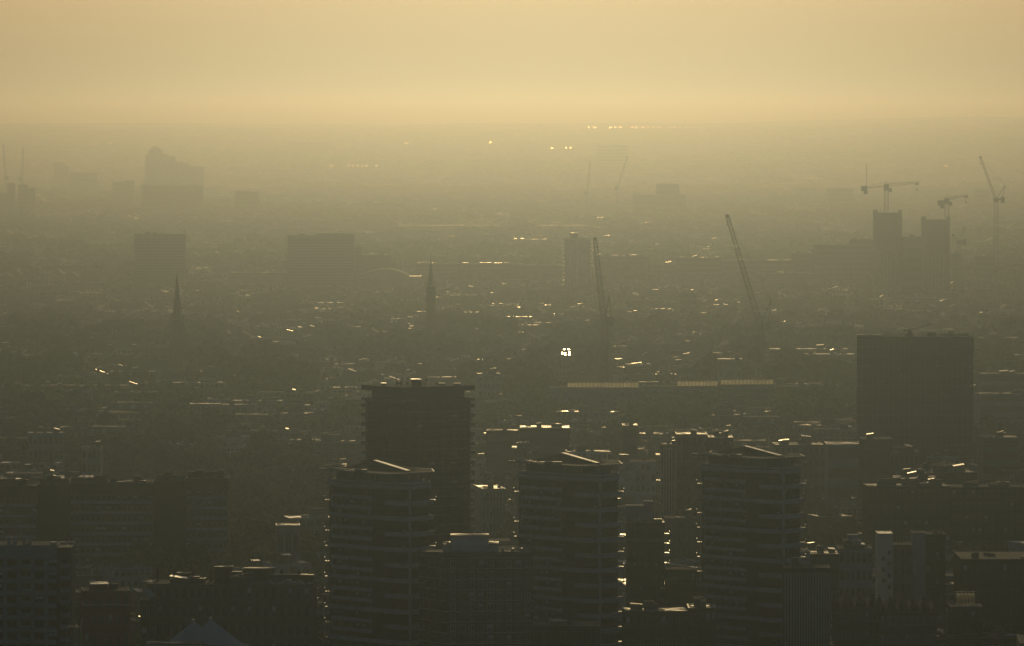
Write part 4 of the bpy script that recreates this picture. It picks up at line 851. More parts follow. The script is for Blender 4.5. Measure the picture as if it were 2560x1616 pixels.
FG = [
 (1650, 1748, 1112, 1400, 14, 'pale_ribbed_slab', 'tall ribbed grey slab between the middle banded tower and the one on its right', 'apartment block', STOCK, SHINE2, 11, 9, -4, dict(seed=12, plant=2, land='the ribbed grey slab', frame=GREY, ww=.4)),
 (1690, 1768, 1086, 1420, 18, 'flat_block', 'flat block with the brightest roof edge, directly behind the ribbed grey slab', 'apartment block', STOCK, SHINE, 9, 6, 0, dict(seed=13, plant=1, frame=GREY)),
 (1771, 1832, 1094, 1425, 18, 'flat_block', 'flat block with glinting roof clutter behind the right banded tower', 'apartment block', BRICK, SHINE, 9, 5, 0, dict(seed=14, plant=3, frame=GREY)),
 (1300, 1424, 1070, 1290, 22, 'office_block', 'dark office block with two-part bright roof above the middle banded tower', 'office block', DARKB, SHINE, 6, 0, 0, dict(seed=15, plant=2, win='band')),
 (1215, 1297, 1077, 1260, 18, 'office_block', 'dark low block with short bright roof edge right of the tall flat-topped tower', 'office block', DARKB, SHINE2, 5, 0, 0, dict(seed=16, plant=1, win='band')),
 (1556, 1594, 1064, 1270, 18, 'office_block', 'small dark block with bright roof, left of the ribbed grey slab', 'office block', GREY, SHINE, 5, 0, 0, dict(seed=17, plant=1, win='band')),
 (1410, 1530, 1130, 1330, 18, 'apartment_block', 'pale grey block with small square windows right behind the middle banded tower', 'apartment block', PALE, SHINE2, 8, 9, 3, dict(seed=18, plant=3, skip=.35)),
 (1530, 1640, 1155, 1340, 18, 'apartment_block', 'white block with a few dark windows right of the middle banded tower top', 'apartment block', PALE, FELT, 7, 8, 2, dict(seed=19, plant=3, skip=.3, land='the white block right of the middle banded tower')),
 (1280, 1345, 1120, 1300, 16, 'apartment_block', 'grey block with many glinting roof boxes left above the middle banded tower', 'apartment block', GREY, SHINE, 6, 5, 0, dict(seed=20, plant=6)),
 (1182, 1265, 1222, 1420, 24, 'industrial_shed', 'building with a broad pale tilted roof between the tall flat-topped and middle banded towers', 'shed', CONC, SHINE, 5, 7, 8, dict(seed=21, plant=1, land='the pale tilted roof')),
 (1475, 1568, 1268, 1480, 14, 'apartment_block', 'blue-grey block with grey roof box right of the middle banded tower', 'apartment block', BLUEG, FELT, 7, 7, 0, dict(seed=22, plant=3)),
 (1660, 1756, 1296, 1500, 14, 'apartment_block', 'plain dark block behind the bright end balconies', 'apartment block', GREY, FELT, 6, 7, 2, dict(seed=23, plant=2)),
 (1930, 2062, 1112, 1300, 22, 'office_block', 'grey office range with bright stepped roof edge left foot of the dark square office block', 'office block', GREY, SHINE2, 6, 9, 2, dict(seed=24, plant=4, land='the office range at the foot of the dark square block')),
 (2066, 2152, 1111, 1310, 22, 'office_block', 'blue-grey box building with bright roof edge below the dark square office block', 'office block', BLUEG, SHINE, 4, 0, 0, dict(seed=25, plant=0)),
 (2153, 2230, 1098, 1330, 20, 'office_block', 'darker cube with panel front overlapping the dark square office block', 'office block', DARKB, FELT, 6, 0, 0, dict(seed=26, plant=1)),
 (2222, 2296, 1130, 1330, 20, 'office_block', 'green-tinted low block with four glinting roof boxes below the dark square office block', 'office block', GREY, FELT, 5, 6, 0, dict(seed=27, plant=6)),
 (2230, 2345, 1195, 1420, 18, 'apartment_block', 'dark block with scattered roof glints left of the wide dark range', 'apartment block', DARKB, SHINE2, 7, 9, -3, dict(seed=28, plant=6)),
 (2300, 2440, 1182, 1400, 26, 'apartment_block', 'wide dark range with glinting roofline, below the right corner of the dark square office block', 'apartment block', DARKB, SHINE2, 7, 11, 4, dict(seed=29, plant=8, land='the wide dark range')),
 (2375, 2600, 1218, 1440, 18, 'apartment_block', 'big plain dark block reaching the right edge', 'apartment block', DARKB, FELT, 7, 14, 0, dict(seed=30, plant=4, land='the big plain dark block')),
 (2455, 2545, 1094, 1260, 22, 'car_park', 'low block with green-edged floors right of the dark square office block', 'car park', GREENC, SHINE2, 5, 0, 0, dict(seed=31, plant=1, win='band', bands=GREENC)),
 (2160, 2375, 1216, 1450, 18, 'apartment_block', 'dark stepped block with cluttered glinting roof, lower right centre', 'apartment block', DARKB, SHINE2, 6, 12, 3, dict(seed=32, plant=9)),
 (2020, 2100, 1385, 1640, 14, 'apartment_block', 'grey block with bright sloping roof edge right of the right banded tower', 'apartment block', DARKB, SHINE, 6, 6, 2, dict(seed=33, plant=2)),
 (2096, 2180, 1372, 1640, 16, 'apartment_block', 'pale blue-grey block touching the white stair tower, cylindrical tank on top', 'apartment block', BLUEG, FELT, 6, 6, 0, dict(seed=34, plant=3)),
 (1963, 2022, 1378, 1640, 16, 'apartment_block', 'ribbed block with white top storey beside the right banded tower', 'apartment block', BLUEG, FELT, 8, 5, 0, dict(seed=35, plant=1, land='the ribbed block with white top storey')),
 (2193, 2231, 1334, 1620, 12, 'stair_tower', 'white stair tower with staggered square windows and a bright flat cap, lower right', 'stair tower', WHITE, METAL, 0, 0, 0, dict(plant=0, land='the white stair tower')),
 (2232, 2279, 1362, 1620, 12, 'apartment_block', 'dark balconied block between the white stair tower and the pale lift tower', 'apartment block', GREY, FELT, 6, 3, 0, dict(seed=36, plant=0)),
 (2280, 2313, 1333, 1620, 12, 'lift_tower', 'windowless pale lift tower right of the white stair tower', 'lift tower', BLUEG, FELT, 0, 0, 0, dict(plant=0)),
 (2314, 2362, 1336, 1620, 14, 'glass_block', 'dark glass-fronted block with ribbed top storey right of the pale lift tower', 'apartment block', DARKB, FELT, 8, 6, 0, dict(seed=37, plant=1, frame=GREY, ww=.75)),
 (2400, 2600, 1398, 1640, 33, 'market_hall', 'low hall with a wide pale ribbed flat roof at the right edge', 'hall', DARKB, RIBR, 4, 12, 0, dict(seed=38, plant=1, frame=GREY, land='the wide pale ribbed flat roof')),
 (2375, 2455, 1517, 1700, 12, 'vaulted_house', 'dark house carrying a bright glass barrel vault, lower right', 'house', DARKB, FELT, 4, 5, 0, dict(seed=39, plant=0, frame=GREY)),
 (1960, 2075, 1420, 1760, 12, 'ribbed_block', 'dark block of tall vertical ribs, bottom right of the right banded tower', 'apartment block', DARKB, FELT, 0, 0, 0, dict(seed=40, plant=1)),
 (2085, 2200, 1520, 1750, 14, 'terrace_block', 'dim terrace with pointed gables left of the raised road', 'house', BRICK, FELT, 5, 12, 0, dict(seed=41, plant=0, frame=BLUEG)),
 (2200, 2340, 1530, 1760, 14, 'terrace_block', 'dim long terrace with tall narrow windows under the white stair tower', 'house', BRICK, FELT, 5, 16, 0, dict(seed=42, plant=0, frame=BLUEG)),
 (686, 751, 1314, 1500, 12, 'pavilion', 'small white box-shaped rooftop pavilion in the trees right of the long dark slab', 'building', BLUEG, SHINE, 2, 3, 3, dict(seed=43, plant=0, land='the white box in the trees')),
 (1330, 1500, 1565, 1800, 16, 'low_office', 'dim low office with one bright roof strip at the foot of the middle banded tower', 'office block', DARKB, SHINE2, 4, 9, 0, dict(seed=44, plant=2)),
 (1720, 1790, 1520, 1750, 14, 'low_office', 'dim low block with curved glinting roof rails at the foot of the right banded tower', 'office block', DARKB, SHINE, 4, 5, 0, dict(seed=45, plant=6)),
 (1556, 1720, 1528, 1760, 14, 'low_office', 'dim low office under the dark narrow block with bright end balconies', 'office block', DARKB, SHINE2, 4, 9, 2, dict(seed=46, plant=3)),
 (-20, 190, 1575, 1800, 12, 'low_office', 'dim low block in front of the blue-grey balcony block', 'office block', GREY, FELT, 4, 8, 0, dict(seed=47, plant=2, blind=.3)),
 (65, 160, 1083, 1230, 14, 'apartment_block', 'pale low block with white fascia among trees, left edge above the long dark slab', 'apartment block', BLUEG, SHINE2, 4, 7, 4, dict(seed=48, plant=2, land='the pale low block among trees')),
 (205, 255, 1118, 1260, 12, 'apartment_block', 'small white-walled block among trees above the long dark slab', 'apartment block', PALE, FELT, 4, 4, 0, dict(seed=49, plant=1)),
 (1190, 1250, 935, 1060, 16, 'apartment_block', 'pale block with cluttered bright roof top right of the tall flat-topped tower', 'apartment block', BLUEG, SHINE, 6, 5, 4, dict(seed=50, plant=6, land='the pale block with cluttered bright roof')),
 (1795, 1855, 898, 1000, 14, 'apartment_block', 'blue-grey block with two very bright roof boxes below the leaning crane', 'apartment block', BLUEG, METAL, 4, 4, 0, dict(seed=51, plant=2, land='the block with very bright roof boxes')),
 (474, 550, 1010, 1090, 12, 'terrace', 'terrace with two very bright roof strips right of the tall pointed spire foot', 'house', GREY, METAL, 3, 8, 0, dict(seed=52, plant=0, land='the terrace with two very bright roof strips')),
 (552, 640, 1012, 1095, 12, 'terrace', 'long low terrace continuing right from the two bright roof strips', 'house', BLUEG, SHINE2, 3, 9, 0, dict(seed=53, plant=1)),
 (276, 388, 929, 1000, 12, 'terrace', 'dark terrace with dashed bright roofline left of the spire foot', 'house', BRICK, SHINE, 4, 12, 0, dict(seed=54, plant=5)),
 (0, 110, 965, 1030, 14, 'terrace', 'long dark terrace reaching the left edge, second row', 'house', GREY, SHINE2, 3, 10, 0, dict(seed=55, plant=4)),
 (112, 320, 964, 1032, 14, 'terrace', 'very long dark terrace with thin lit edge left of the spire foot', 'house', BRICK, SHINE2, 3, 20, 0, dict(seed=56, plant=5)),
 (1925, 2120, 873, 935, 18, 'office_block', 'dashed bright roof range, upper one of two left of the dark square office block', 'office block', GREY, METAL, 4, 0, 0, dict(seed=57, plant=3, win='band')),
 (1975, 2136, 886, 960, 18, 'office_block', 'dashed bright roof range, lower one of two left of the dark square office block', 'office block', BLUEG, METAL, 4, 0, 0, dict(seed=58, plant=4, win='band')),
 (2450, 2545, 845, 930, 18, 'apartment_block', 'block with dashed lit roof just right of the dark square office block top', 'apartment block', GREY, SHINE, 5, 8, 0, dict(seed=59, plant=4)),
 (2445, 2600, 935, 1060, 18, 'office_block', 'stepped grey office range right of the dark square office block', 'office block', GREY, SHINE2, 5, 0, 5, dict(seed=60, plant=3, win='band', bands=CONC)),
 (2440, 2600, 985, 1120, 18, 'office_block', 'pale banded office range right behind the dark square office block', 'office block', BLUEG, SHINE2, 5, 0, 5, dict(seed=61, plant=1, win='band', bands=CONC)),
]
mid_block()
# ------------------------------------------------------------------ finishing pieces on particular buildings
def find(lab): return next(o for o in S.objects if o.get('label', '').startswith(lab))
def extras():
    t = find('white stair tower'); D = t.location.y - 6; s = D / F; X = lambda px: (px - 2212) * s; Z = lambda py: at(0, py, D).z
    for i, y in enumerate((1382, 1397, 1410, 1425, 1440, 1452, 1468)):
        px = 2207 if i % 2 else 2222; put(window_mesh(.8, 1.0, GREY, GLASS, 0), 'window', t, (X(px), -6.03, Z(y) - .5))
    t = find('windowless pale'); MB().box(-2.0, 2.0, -6.3, -6.02, 4, 6).build('vent_grille', GREY, t)
    t = find('dark house carrying'); D = t.location.y - 6; s = D / F; X = lambda px: (px - 2415) * s; h = at(0, 1517, D).z
    n = 10; b = MB(); fr = MB()
    x0, x1 = X(2391), X(2437)
    for i in range(n):
        a0, a1 = math.pi / 2 * i / n, math.pi / 2 * (i + 1) / n; r = (1517 - 1485) * s
        b.add([(x0, -4 + 4 - 4 * math.cos(a0), h + r * math.sin(a0)), (x1, -4 * math.cos(a0), h + r * math.sin(a0)), (x1, -4 * math.cos(a1), h + r * math.sin(a1)), (x0, -4 * math.cos(a1), h + r * math.sin(a1))], [(0, 1, 2, 3)])
        for k in range(6):
            x = x0 + (x1 - x0) * k / 5; fr.bar((x + (n - i) * .05, -4.08 * math.cos(a0), h + r * 1.02 * math.sin(a0)), (x + (n - i - 1) * .05, -4.08 * math.cos(a1), h + r * 1.02 * math.sin(a1)), .05)
    v = b.build('barrel_vault', GLAZE, t); fr.build('vault_ribs', STEEL, v)
    MB().box(x0 - .2, x1 + .3, -.3, .2, h + r, h + r + .25).build('vault_crest', METAL, v); MB().box(x0 - .2, x1 + 1.6, -4.6, -4.1, h + .02, h + .3).build('vault_kerb', METAL, v)
    t = find('pale blue-grey block touching'); D = t.location.y - 8; s = D / F; X = lambda px: (px - 2138) * s; h = at(0, 1372, D).z
    q = MB().cone(X(2142), -1, h, h + 1.8, 1.5, 1.5, 16).cone(X(2142), -1, h + 1.8, h + 2.4, 1.5, .3, 16).build('water_tank', METAL, t)
    MB().box(X(2122), X(2150), 2, 6, h + .1, h + 3.3).build('plant_room', BLUEG, t)
    for lab, k in (('ribbed block with white', 6), ('tall ribbed grey slab', 13), ('dark block of tall vertical', 16)):
        t = find(lab); w = [c for c in t.children if c.name.startswith('wall')][0].dimensions.x; me = [c for c in t.children if c.name.startswith('wall')][0].data
        w = max(v.co.x for v in me.vertices) * 2; hh = max(v.co.z for v in me.vertices); dd = max(v.co.y for v in me.vertices)
        b = MB()
        for i in range(k + 1): b.box(-w / 2 + i * (w - .5) / k, -w / 2 + i * (w - .5) / k + .5, -dd - .45, -dd - .02, 0, hh - 1)
        b.build('ribs', CONC, t)
    for lab, n in (('dim terrace with pointed', 7), ('dim long terrace', 10), ('dim low block in front', 6)):
        t = find(lab); me = [c for c in t.children if c.name.startswith('wall')][0].data; w = max(v.co.x for v in me.vertices) * 2; hh = max(v.co.z for v in me.vertices); dd = max(v.co.y for v in me.vertices)
        for i in range(n): MB().gable(-w / 2 + i * w / n + .1, -w / 2 + (i + 1) * w / n - .1, -dd + .1, dd - .3, hh + .25, hh + 2.4 + (i * 5 % 3) * .25, .05, 0, 'y').build('gable_roof', SLATE, t)
        for i in range(0, n, 2): b = MB(); x = -w / 2 + i * w / n; b.box(x - .5, x + .5, -.8, .8, hh + .26, hh + 3.6).cone(x, 0, hh + 3.6, hh + 4.1, .2, .15, 6); b.build('chimney', STOCK, t)
    t = find('ribbed block with white'); me = [c for c in t.children if c.name.startswith('wall')][0].data; w = max(v.co.x for v in me.vertices); hh = max(v.co.z for v in me.vertices)
    MB().box(-w - .3, w + .3, -8.9, -8.3, hh - 4.6, hh + .2).build('top_storey_panel', WHITE, t)
    for x in (-1.7, 1.7): put(window_mesh(1.3, 1.1, GREY, GLASS), 'window', t, (x, -8.93, hh - 2.3))
    # a hall whose skylights throw the sun straight back
    t, w, h, s_ = block(1388, 1434, 889, 945, 40, 'skylit_hall', 'dark flat hall carrying six dazzling sun-struck skylights, left of the upright red crane', 'hall', GREY, FELT, floors=3, cols=5, plant=0, seed=71, frame=GREY, land='the hall with dazzling skylights')
    X = lambda px: (px - 1411) * s_
    MB().box(X(1394), X(1432), 4, 18, h + .13, h + 2.6).build('upper_tier', GREY, t)
    for px, y0, zz, n in ((1403, -18, .25, 3), (1413, -18, .25, 3), (1423, -18, .25, 3), (1400, 4.5, 2.7, 1), (1411, 4.5, 2.7, 1), (1422, 4.5, 2.7, 1)):
        m_ = MB(); x0, x1 = X(px - R.uniform(1.8, 3.8)), X(px + R.uniform(1.6, 3.6))
        for q in range(n):
            ya, z0 = y0 + q * 5.1, h + zz + q * .5 + R.uniform(0, .25); m_.add([(x0, ya, z0), (x1, ya, z0), (x1, ya + 5, z0 + .25), (x0, ya + 5, z0 + .25), (x0, ya + 5, z0 - .3), (x1, ya + 5, z0 - .3), (x0, ya, z0 - .3), (x1, ya, z0 - .3)], [(0, 1, 2, 3), (6, 7, 1, 0), (7, 5, 2, 1), (5, 4, 3, 2), (4, 6, 0, 3), (4, 5, 7, 6)])
        m_.build('skylight', MIRR, t)
    sightline(ground(1411, 945), 420, 6)
extras()
# ------------------------------------------------------------------ raised road at the lower right with lamps and cars
def road():
    pts = [(1985, 1612), (2130, 1606), (2260, 1598), (2400, 1590), (2620, 1600)]
    W_ = [at(px, py, 1640 + i * 22) for i, (px, py) in enumerate(pts)]
    b = MB(); pr = MB(); mk = MB()
    for a, c in zip(W_, W_[1:]):
        d = (c - a).normalized(); n = Vector((-d.y, d.x, 0)) * 7
        b.add([a - n, c - n, c + n, a + n, a - n - Vector((0, 0, 1.2)), c - n - Vector((0, 0, 1.2)), c + n - Vector((0, 0, 1.2)), a + n - Vector((0, 0, 1.2))], [(0, 1, 2, 3), (7, 6, 5, 4), (0, 4, 5, 1), (2, 6, 7, 3)])
        for sgn in (-1, 1): pr.bar(a + n * sgn + Vector((0, 0, .9)), c + n * sgn + Vector((0, 0, .9)), .12)
        e = n * .012; L = int((c - a).length / 6)
        for i in range(L): p0, p1 = a + (c - a) * (i / L), a + (c - a) * ((i + .5) / L); z = Vector((0, 0, .006)); mk.add([p0 - e + z, p1 - e + z, p1 + e + z, p0 + e + z], [(0, 1, 2, 3)])
    o = b.build('road', ASPH); o['kind'] = 'structure'
    o = mk.build('road_markings', PAINT); o['kind'] = 'structure'
    t = thing('road_parapet', 'thin metal parapet rails along the raised road at the bottom right', 'railing', W_[0]); 
    m = pr; m.v = [tuple(Vector(v) - W_[0]) for v in m.v]; m.build('rail', COPING, t)
    for i, p in enumerate(W_[1:-1]): q = thing('road_pier', 'concrete pier carrying the raised road, %s from the left' % ('first', 'second', 'third')[i], 'pier', (p.x, p.y, 0), 0, 'piers under the raised road'); MB().box(-.9, .9, -3, 3, -2, p.z - 1.25).build('shaft', CONC, q)
    def on(px):
        for (a, c), (p, q) in zip(zip(pts, pts[1:]), zip(W_, W_[1:])):
            if a[0] <= px <= c[0]: return p + (q - p) * ((px - a[0]) / (c[0] - a[0]))
    lampn = 0
    for px in (2172, 2226, 2310, 2368, 2447, 2530):
        p = on(px); lampn += 1
        t = thing('street_lamp', 'street lamp on the raised road, %s from the left' % ('first', 'second', 'third', 'fourth', 'fifth', 'rightmost')[lampn - 1], 'street lamp', p + Vector((0, 5.5, 0)), 0, 'street lamps along the raised road')
        MB().cone(0, 0, 0, 7, .12, .07, 6).build('post', COPING, t); MB().bar((0, 0, 7), (0, -1.8, 7.4), .06).build('arm', COPING, t); MB().box(-.16, .16, -2.4, -1.7, 7.33, 7.5).build('lantern', METAL, t)
    for i, (px, yy, colr, lab) in enumerate(((2297, -3.4, 'w', 'white car with glinting roof on the raised road below the white stair tower'), (2325, -3.4, 'd', 'dark car following the white car on the raised road'), (2345, 3.2, 'd', 'dark car in the far lane of the raised road'), (2194, 3.2, 'w', 'pale car leftmost on the raised road'), (2527, -3.4, 'd', 'dark car with dazzling windscreen rightmost on the raised road'))):
        p = on(px) + Vector((0, yy, 0)); t = thing('parked_car' if 0 else 'car', lab, 'car', p, 0, 'cars on the raised road')
        MB().add([(-2.1, -.85, .3), (2.1, -.85, .3), (2.15, -.85, .75), (1.3, -.85, .92), (-2.0, -.85, .95), (-2.1, .85, .3), (2.1, .85, .3), (2.15, .85, .75), (1.3, .85, .92), (-2.0, .85, .95)],
                 [(0, 1, 2, 3, 4), (9, 8, 7, 6, 5), (0, 5, 6, 1), (1, 6, 7, 2), (2, 7, 8, 3), (3, 8, 9, 4), (4, 9, 5, 0)]).build('body', CARW if colr == 'w' else CARD, t)
        MB().add([(-1.7, -.78, .93), (1.25, -.78, .93), (.5, -.66, 1.42), (-1.2, -.66, 1.42), (-1.7, .78, .93), (1.25, .78, .93), (.5, .66, 1.42), (-1.2, .66, 1.42)], [(0, 1, 2, 3), (7, 6, 5, 4), (1, 5, 6, 2), (2, 6, 7, 3), (3, 7, 4, 0)]).build('cabin', SKYL if i != 4 else METAL, t)
        for x in (-1.35, 1.35):
            for y in (-.86, .66): MB().cone(0, 0, 0, .2, .32, .32, 12).build('wheel', STEEL, t, (x, y + .2, .32)).rotation_euler.x = math.pi / 2
CARW = mat('white_car_paint', (.7, .7, .7), .25, .05); CARD = mat('dark_car_paint', (.05, .05, .055), .25, .1)
road()
claim(ground(2300, 1760).x, 1690, 45, 34)
# ------------------------------------------------------------------ trees
def leaf_mesh(name, mats, rad, hgt, clumps, leaves, leaf, seed, blob=1):
    r = np.random.RandomState(seed); V = []; Fc = []; nv = 0
    ico_v, ico_f = ico(blob)
    for c in range(clumps):
        u = r.uniform(-1, 1); th = r.uniform(0, 2 * np.pi); rr = r.uniform(.25, .82) ** .6
        q = np.sqrt(1 - u * u); cen = np.array([rad * .8 * q * np.cos(th) * rr, rad * .8 * q * np.sin(th) * rr, hgt * .62 + hgt * .32 * u * rr])
        cr = rad * r.uniform(.26, .44)
        disp = 1 + .25 * r.uniform(-1, 1, len(ico_v))
        V.append(cen + ico_v * (cr * .80 * disp[:, None]) * [1, 1, .8]); Fc += [tuple(f + nv) for f in ico_f]; nv += len(ico_v)
        d = r.normal(size=(leaves, 3)); d /= np.linalg.norm(d, axis=1)[:, None]; d[:, 2] = np.abs(d[:, 2]) * .9 - .25 * (r.rand(leaves) < .35)
        p = cen + d * (cr * r.uniform(.75, 1.12, leaves))[:, None] * [1, 1, .85]
        a = r.normal(size=(leaves, 3)); a /= np.linalg.norm(a, axis=1)[:, None]; b = np.cross(a, r.normal(size=(leaves, 3))); b /= np.linalg.norm(b, axis=1)[:, None]
        s = (leaf * r.uniform(.5, 1.2, leaves))[:, None]
        V.append(np.stack([p - a * s, p + b * s * .7, p + a * s, p - b * s * .7], 1).reshape(-1, 3))
        Fc += [(nv + 4 * i, nv + 4 * i + 1, nv + 4 * i + 2, nv + 4 * i + 3) for i in range(leaves)]; nv += 4 * leaves
    me = bpy.data.meshes.new(name); me.from_pydata(np.concatenate(V).tolist(), [], Fc); me.materials.append(mats); return me
def ico(k):
    import bmesh
    b = bmesh.new(); bmesh.ops.create_icosphere(b, subdivisions=k, radius=1); b.verts.ensure_lookup_table()
    v = np.array([x.co[:] for x in b.verts]); f = [np.array([q.index for q in p.verts]) for p in b.faces]; b.free(); return v, f
CROWN = []
for i, (m, rad, hg, n) in enumerate(((LEAFA, 6.5, 14, 20), (LEAFB, 6, 15, 18), (LEAFA, 7.5, 13, 24), (LEAFC, 5.5, 12, 16), (LEAFB, 7, 17, 22), (LEAFA, 4.2, 15, 14), (LEAFC, 6.8, 14, 20))):
    CROWN.append((leaf_mesh('crown', m, rad, hg, n, 80, .62, 100 + i, 2), rad, hg, m))
def trunk_mesh(rad, hg, seed):
    r = random.Random(seed); b = MB(); b.cone(0, 0, -1, hg * .34, .42, .3, 8).cone(0, 0, hg * .34, hg * .7, .3, .14, 8)
    for i in range(6):
        a = i * 1.05 + r.random(); b.bar((0, 0, hg * r.uniform(.26, .45)), (math.cos(a) * rad * .55, math.sin(a) * rad * .55, hg * r.uniform(.55, .75)), .12, k=5)
    return b.mesh('trunk', WOOD)
TRUNK = [trunk_mesh(c[1], c[2], i) for i, c in enumerate(CROWN)]
FILL = []   # records of the small repeated things: what, x, y, variant, scale, turn, height scale
def make_tree(x, y, k, sc, rz, zs):
    t = thing('tree', '', 'tree', (x, y, terr(x, y)), rz); t.scale = (sc, sc, sc * zs)
    put(CROWN[k][0], 'crown', t); put(TRUNK[k], 'trunk', t); return t
# ------------------------------------------------------------------ small buildings: eight kinds with parts, copied many times
def chim(b, x, y, z0, z1, n=3):
    b.box(x - .45, x + .45, y - .9, y + .9, z0, z1)
    for i in range(n): b.cone(x, y - .6 + i * .6, z1, z1 + .55, .14, .11, 6, 1)
def small_building(kind, seed, wall, roof):
    r = random.Random(seed); t = bpy.data.objects.new('proto_building', None); S.collection.objects.link(t)
    if kind == 'terraced_house':          # pitched slate house pair with chimneys and dormer
        w, d, e, z = 12, 9.5, 7.6, 11.2
        MB().box(-w / 2, w / 2, -d / 2, d / 2, -2, e).build('wall', wall, t)
        MB().gable(-w / 2, w / 2, -d / 2, d / 2, e + .01, z, .35).build('roof', roof, t)
        for x in (-w / 2 + .6, w / 2 - .6): b = MB(); chim(b, x, 0, e, z + 1.5); b.build('chimney', [STOCK, TILE], t)
        q = MB().box(-1.1, 1.1, -3.9, -1, e + .3, e + 2.5).build('dormer', WHITE, t); MB().box(-1.3, 1.3, -4.1, -1, e + 2.501, e + 2.65).build('dormer_roof', SHINE2, q)
        fl, xs, ww = 2, [-4.4, -1.6, 1.6, 4.4], 1.2
    elif kind == 'flat_house':            # tall stucco house behind a parapet, party wall chimneys
        w, d, e = 13, 11, 12.4
        MB().box(-w / 2, w / 2, -d / 2, d / 2, -2, e).build('wall', wall, t); roof_kit(t, w, d, e, roof, 1, seed, .12)
        for x in (-w / 2 + .7, .2, w / 2 - .7): b = MB(); chim(b, x, 1.5, e, e + 1.9, 4); b.build('chimney', [STOCK, TILE], t)
        MB().box(-w / 2 - .1, w / 2 + .1, -d / 2 - .2, -d / 2 + .05, e - 1.2, e - .9).build('cornice', PALE, t)
        fl, xs, ww = 4, [-5, -3, -1, 1.2, 3.2, 5.2], 1.0
    elif kind == 'mansard_house':
        w, d, e = 18, 11, 10.5
        MB().box(-w / 2, w / 2, -d / 2, d / 2, -2, e).build('wall', wall, t)
        b = MB(); o = .2
        b.add([(-w / 2 - o, -d / 2 - o, e + .01), (w / 2 + o, -d / 2 - o, e + .01), (w / 2 + o, d / 2 + o, e + .01), (-w / 2 - o, d / 2 + o, e + .01), (-w / 2 + .8, -d / 2 + 1.3, e + 2.9), (w / 2 - .8, -d / 2 + 1.3, e + 2.9), (w / 2 - .8, d / 2 - 1.3, e + 2.9), (-w / 2 + .8, d / 2 - 1.3, e + 2.9)],
              [(0, 3, 2, 1), (0, 1, 5, 4), (1, 2, 6, 5), (2, 3, 7, 6), (3, 0, 4, 7)]); b.build('mansard_roof', SLATE, t)
        MB().box(-w / 2 + .8, w / 2 - .8, -d / 2 + 1.3, d / 2 - 1.3, e + 2.905, e + 3.1).build('roof_top', roof, t)
        for x in (-5.4, 0, 5.4): MB().box(x - .8, x + .8, -d / 2 - .1, -d / 2 + 1.6, e + .5, e + 2.2).build('dormer', WHITE, t)
        for x in (-w / 2 + .6, w / 2 - .6): b = MB(); chim(b, x, 0, e, e + 4.6, 4); b.build('chimney', [STOCK, TILE], t)
        fl, xs, ww = 3, [-7.5, -5, -2.5, 0, 2.5, 5, 7.5], 1.1
    elif kind == 'modern_block':
        w, d, e = 26, 12, 15
        MB().box(-w / 2, w / 2, -d / 2, d / 2, -2, e).build('wall', wall, t); roof_kit(t, w, d, e, roof, 3, seed, .12)
        for k in range(5): MB().box(-w / 2 - .05, w / 2 + .05, -d / 2 - .12, -d / 2 + .1, k * 3 + 2.4, k * 3 + 2.8).build('floor_band', CONC, t)
        fl, xs, ww = 5, [-11.5 + i * 2.55 for i in range(10)], 1.6
    elif kind == 'low_shed':
        w, d, e = 16, 14, 5
        MB().box(-w / 2, w / 2, -d / 2, d / 2, -2, e).build('wall', wall, t)
        b = MB()
        for i in range(3): b.gable(-w / 2 + i * w / 3 + .05, -w / 2 + (i + 1) * w / 3 - .05, -d / 2, d / 2, e + .01, e + 2.1, 0, 0, 'y')
        b.build('saw_roof', roof, t); fl, xs, ww = 1, [-5, 0, 5], 2.
    else:                                 # hipped villa
        w, d, e = 13, 12, 9.5
        MB().box(-w / 2, w / 2, -d / 2, d / 2, -2, e).build('wall', wall, t); o = .5
        MB().add([(-w / 2 - o, -d / 2 - o, e + .01), (w / 2 + o, -d / 2 - o, e + .01), (w / 2 + o, d / 2 + o, e + .01), (-w / 2 - o, d / 2 + o, e + .01), (-1.6, 0, e + 3.6), (1.6, 0, e + 3.6)], [(0, 3, 2, 1), (0, 1, 5, 4), (1, 2, 5), (2, 3, 4, 5), (3, 0, 4)]).build('hipped_roof', roof, t)
        for x in (-3.4, 3.4): b = MB(); chim(b, x, 0, e + 1, e + 4.4, 3); b.build('chimney', [STOCK, TILE], t)
        fl, xs, ww = 3, [-4.5, -1.5, 1.5, 4.5], 1.2
    for _ in range(r.randrange(3)):
        slab_tilt(r.uniform(-w * .35, w * .35), r.uniform(-d * .42, -d * .2), r.uniform(.5, 1.8), r.uniform(.4, 1.2), e + (.3 if kind in ('flat_house', 'modern_block') else 1.3), r.uniform(-.4, .4), r.uniform(-.02, .08)).build('glint_rooflight', r.choice([SPARK, METAL, SHINE]), t)  # shiny tilted slabs added to sparkle in the sun
    eh = e / fl
    wf = R.choice([WHITE, GREY])
    b1 = window_mesh(ww, eh * .52, wf, GLASS)
    for k in range(fl):
        for x in xs: put(b1, 'window', t, (x, -d / 2 - .02, k * eh + eh * .25))
    return t, w, d, e
KINDS = {'terraced_house': ('pair of gabled houses', 'house'), 'flat_house': ('flat-roofed town house', 'house'), 'mansard_house': ('mansard-roofed house', 'house'),
         'modern_block': ('banded modern block', 'apartment block'), 'low_shed': ('low saw-roofed workshop', 'workshop'), 'villa': ('hipped villa', 'house')}
WN = {PALE.name: 'pale', STOCK.name: 'tan brick', BRICK.name: 'brown brick', RED.name: 'red brick', CONC.name: 'grey concrete', GREY.name: 'dark grey', BLUEG.name: 'blue-grey'}
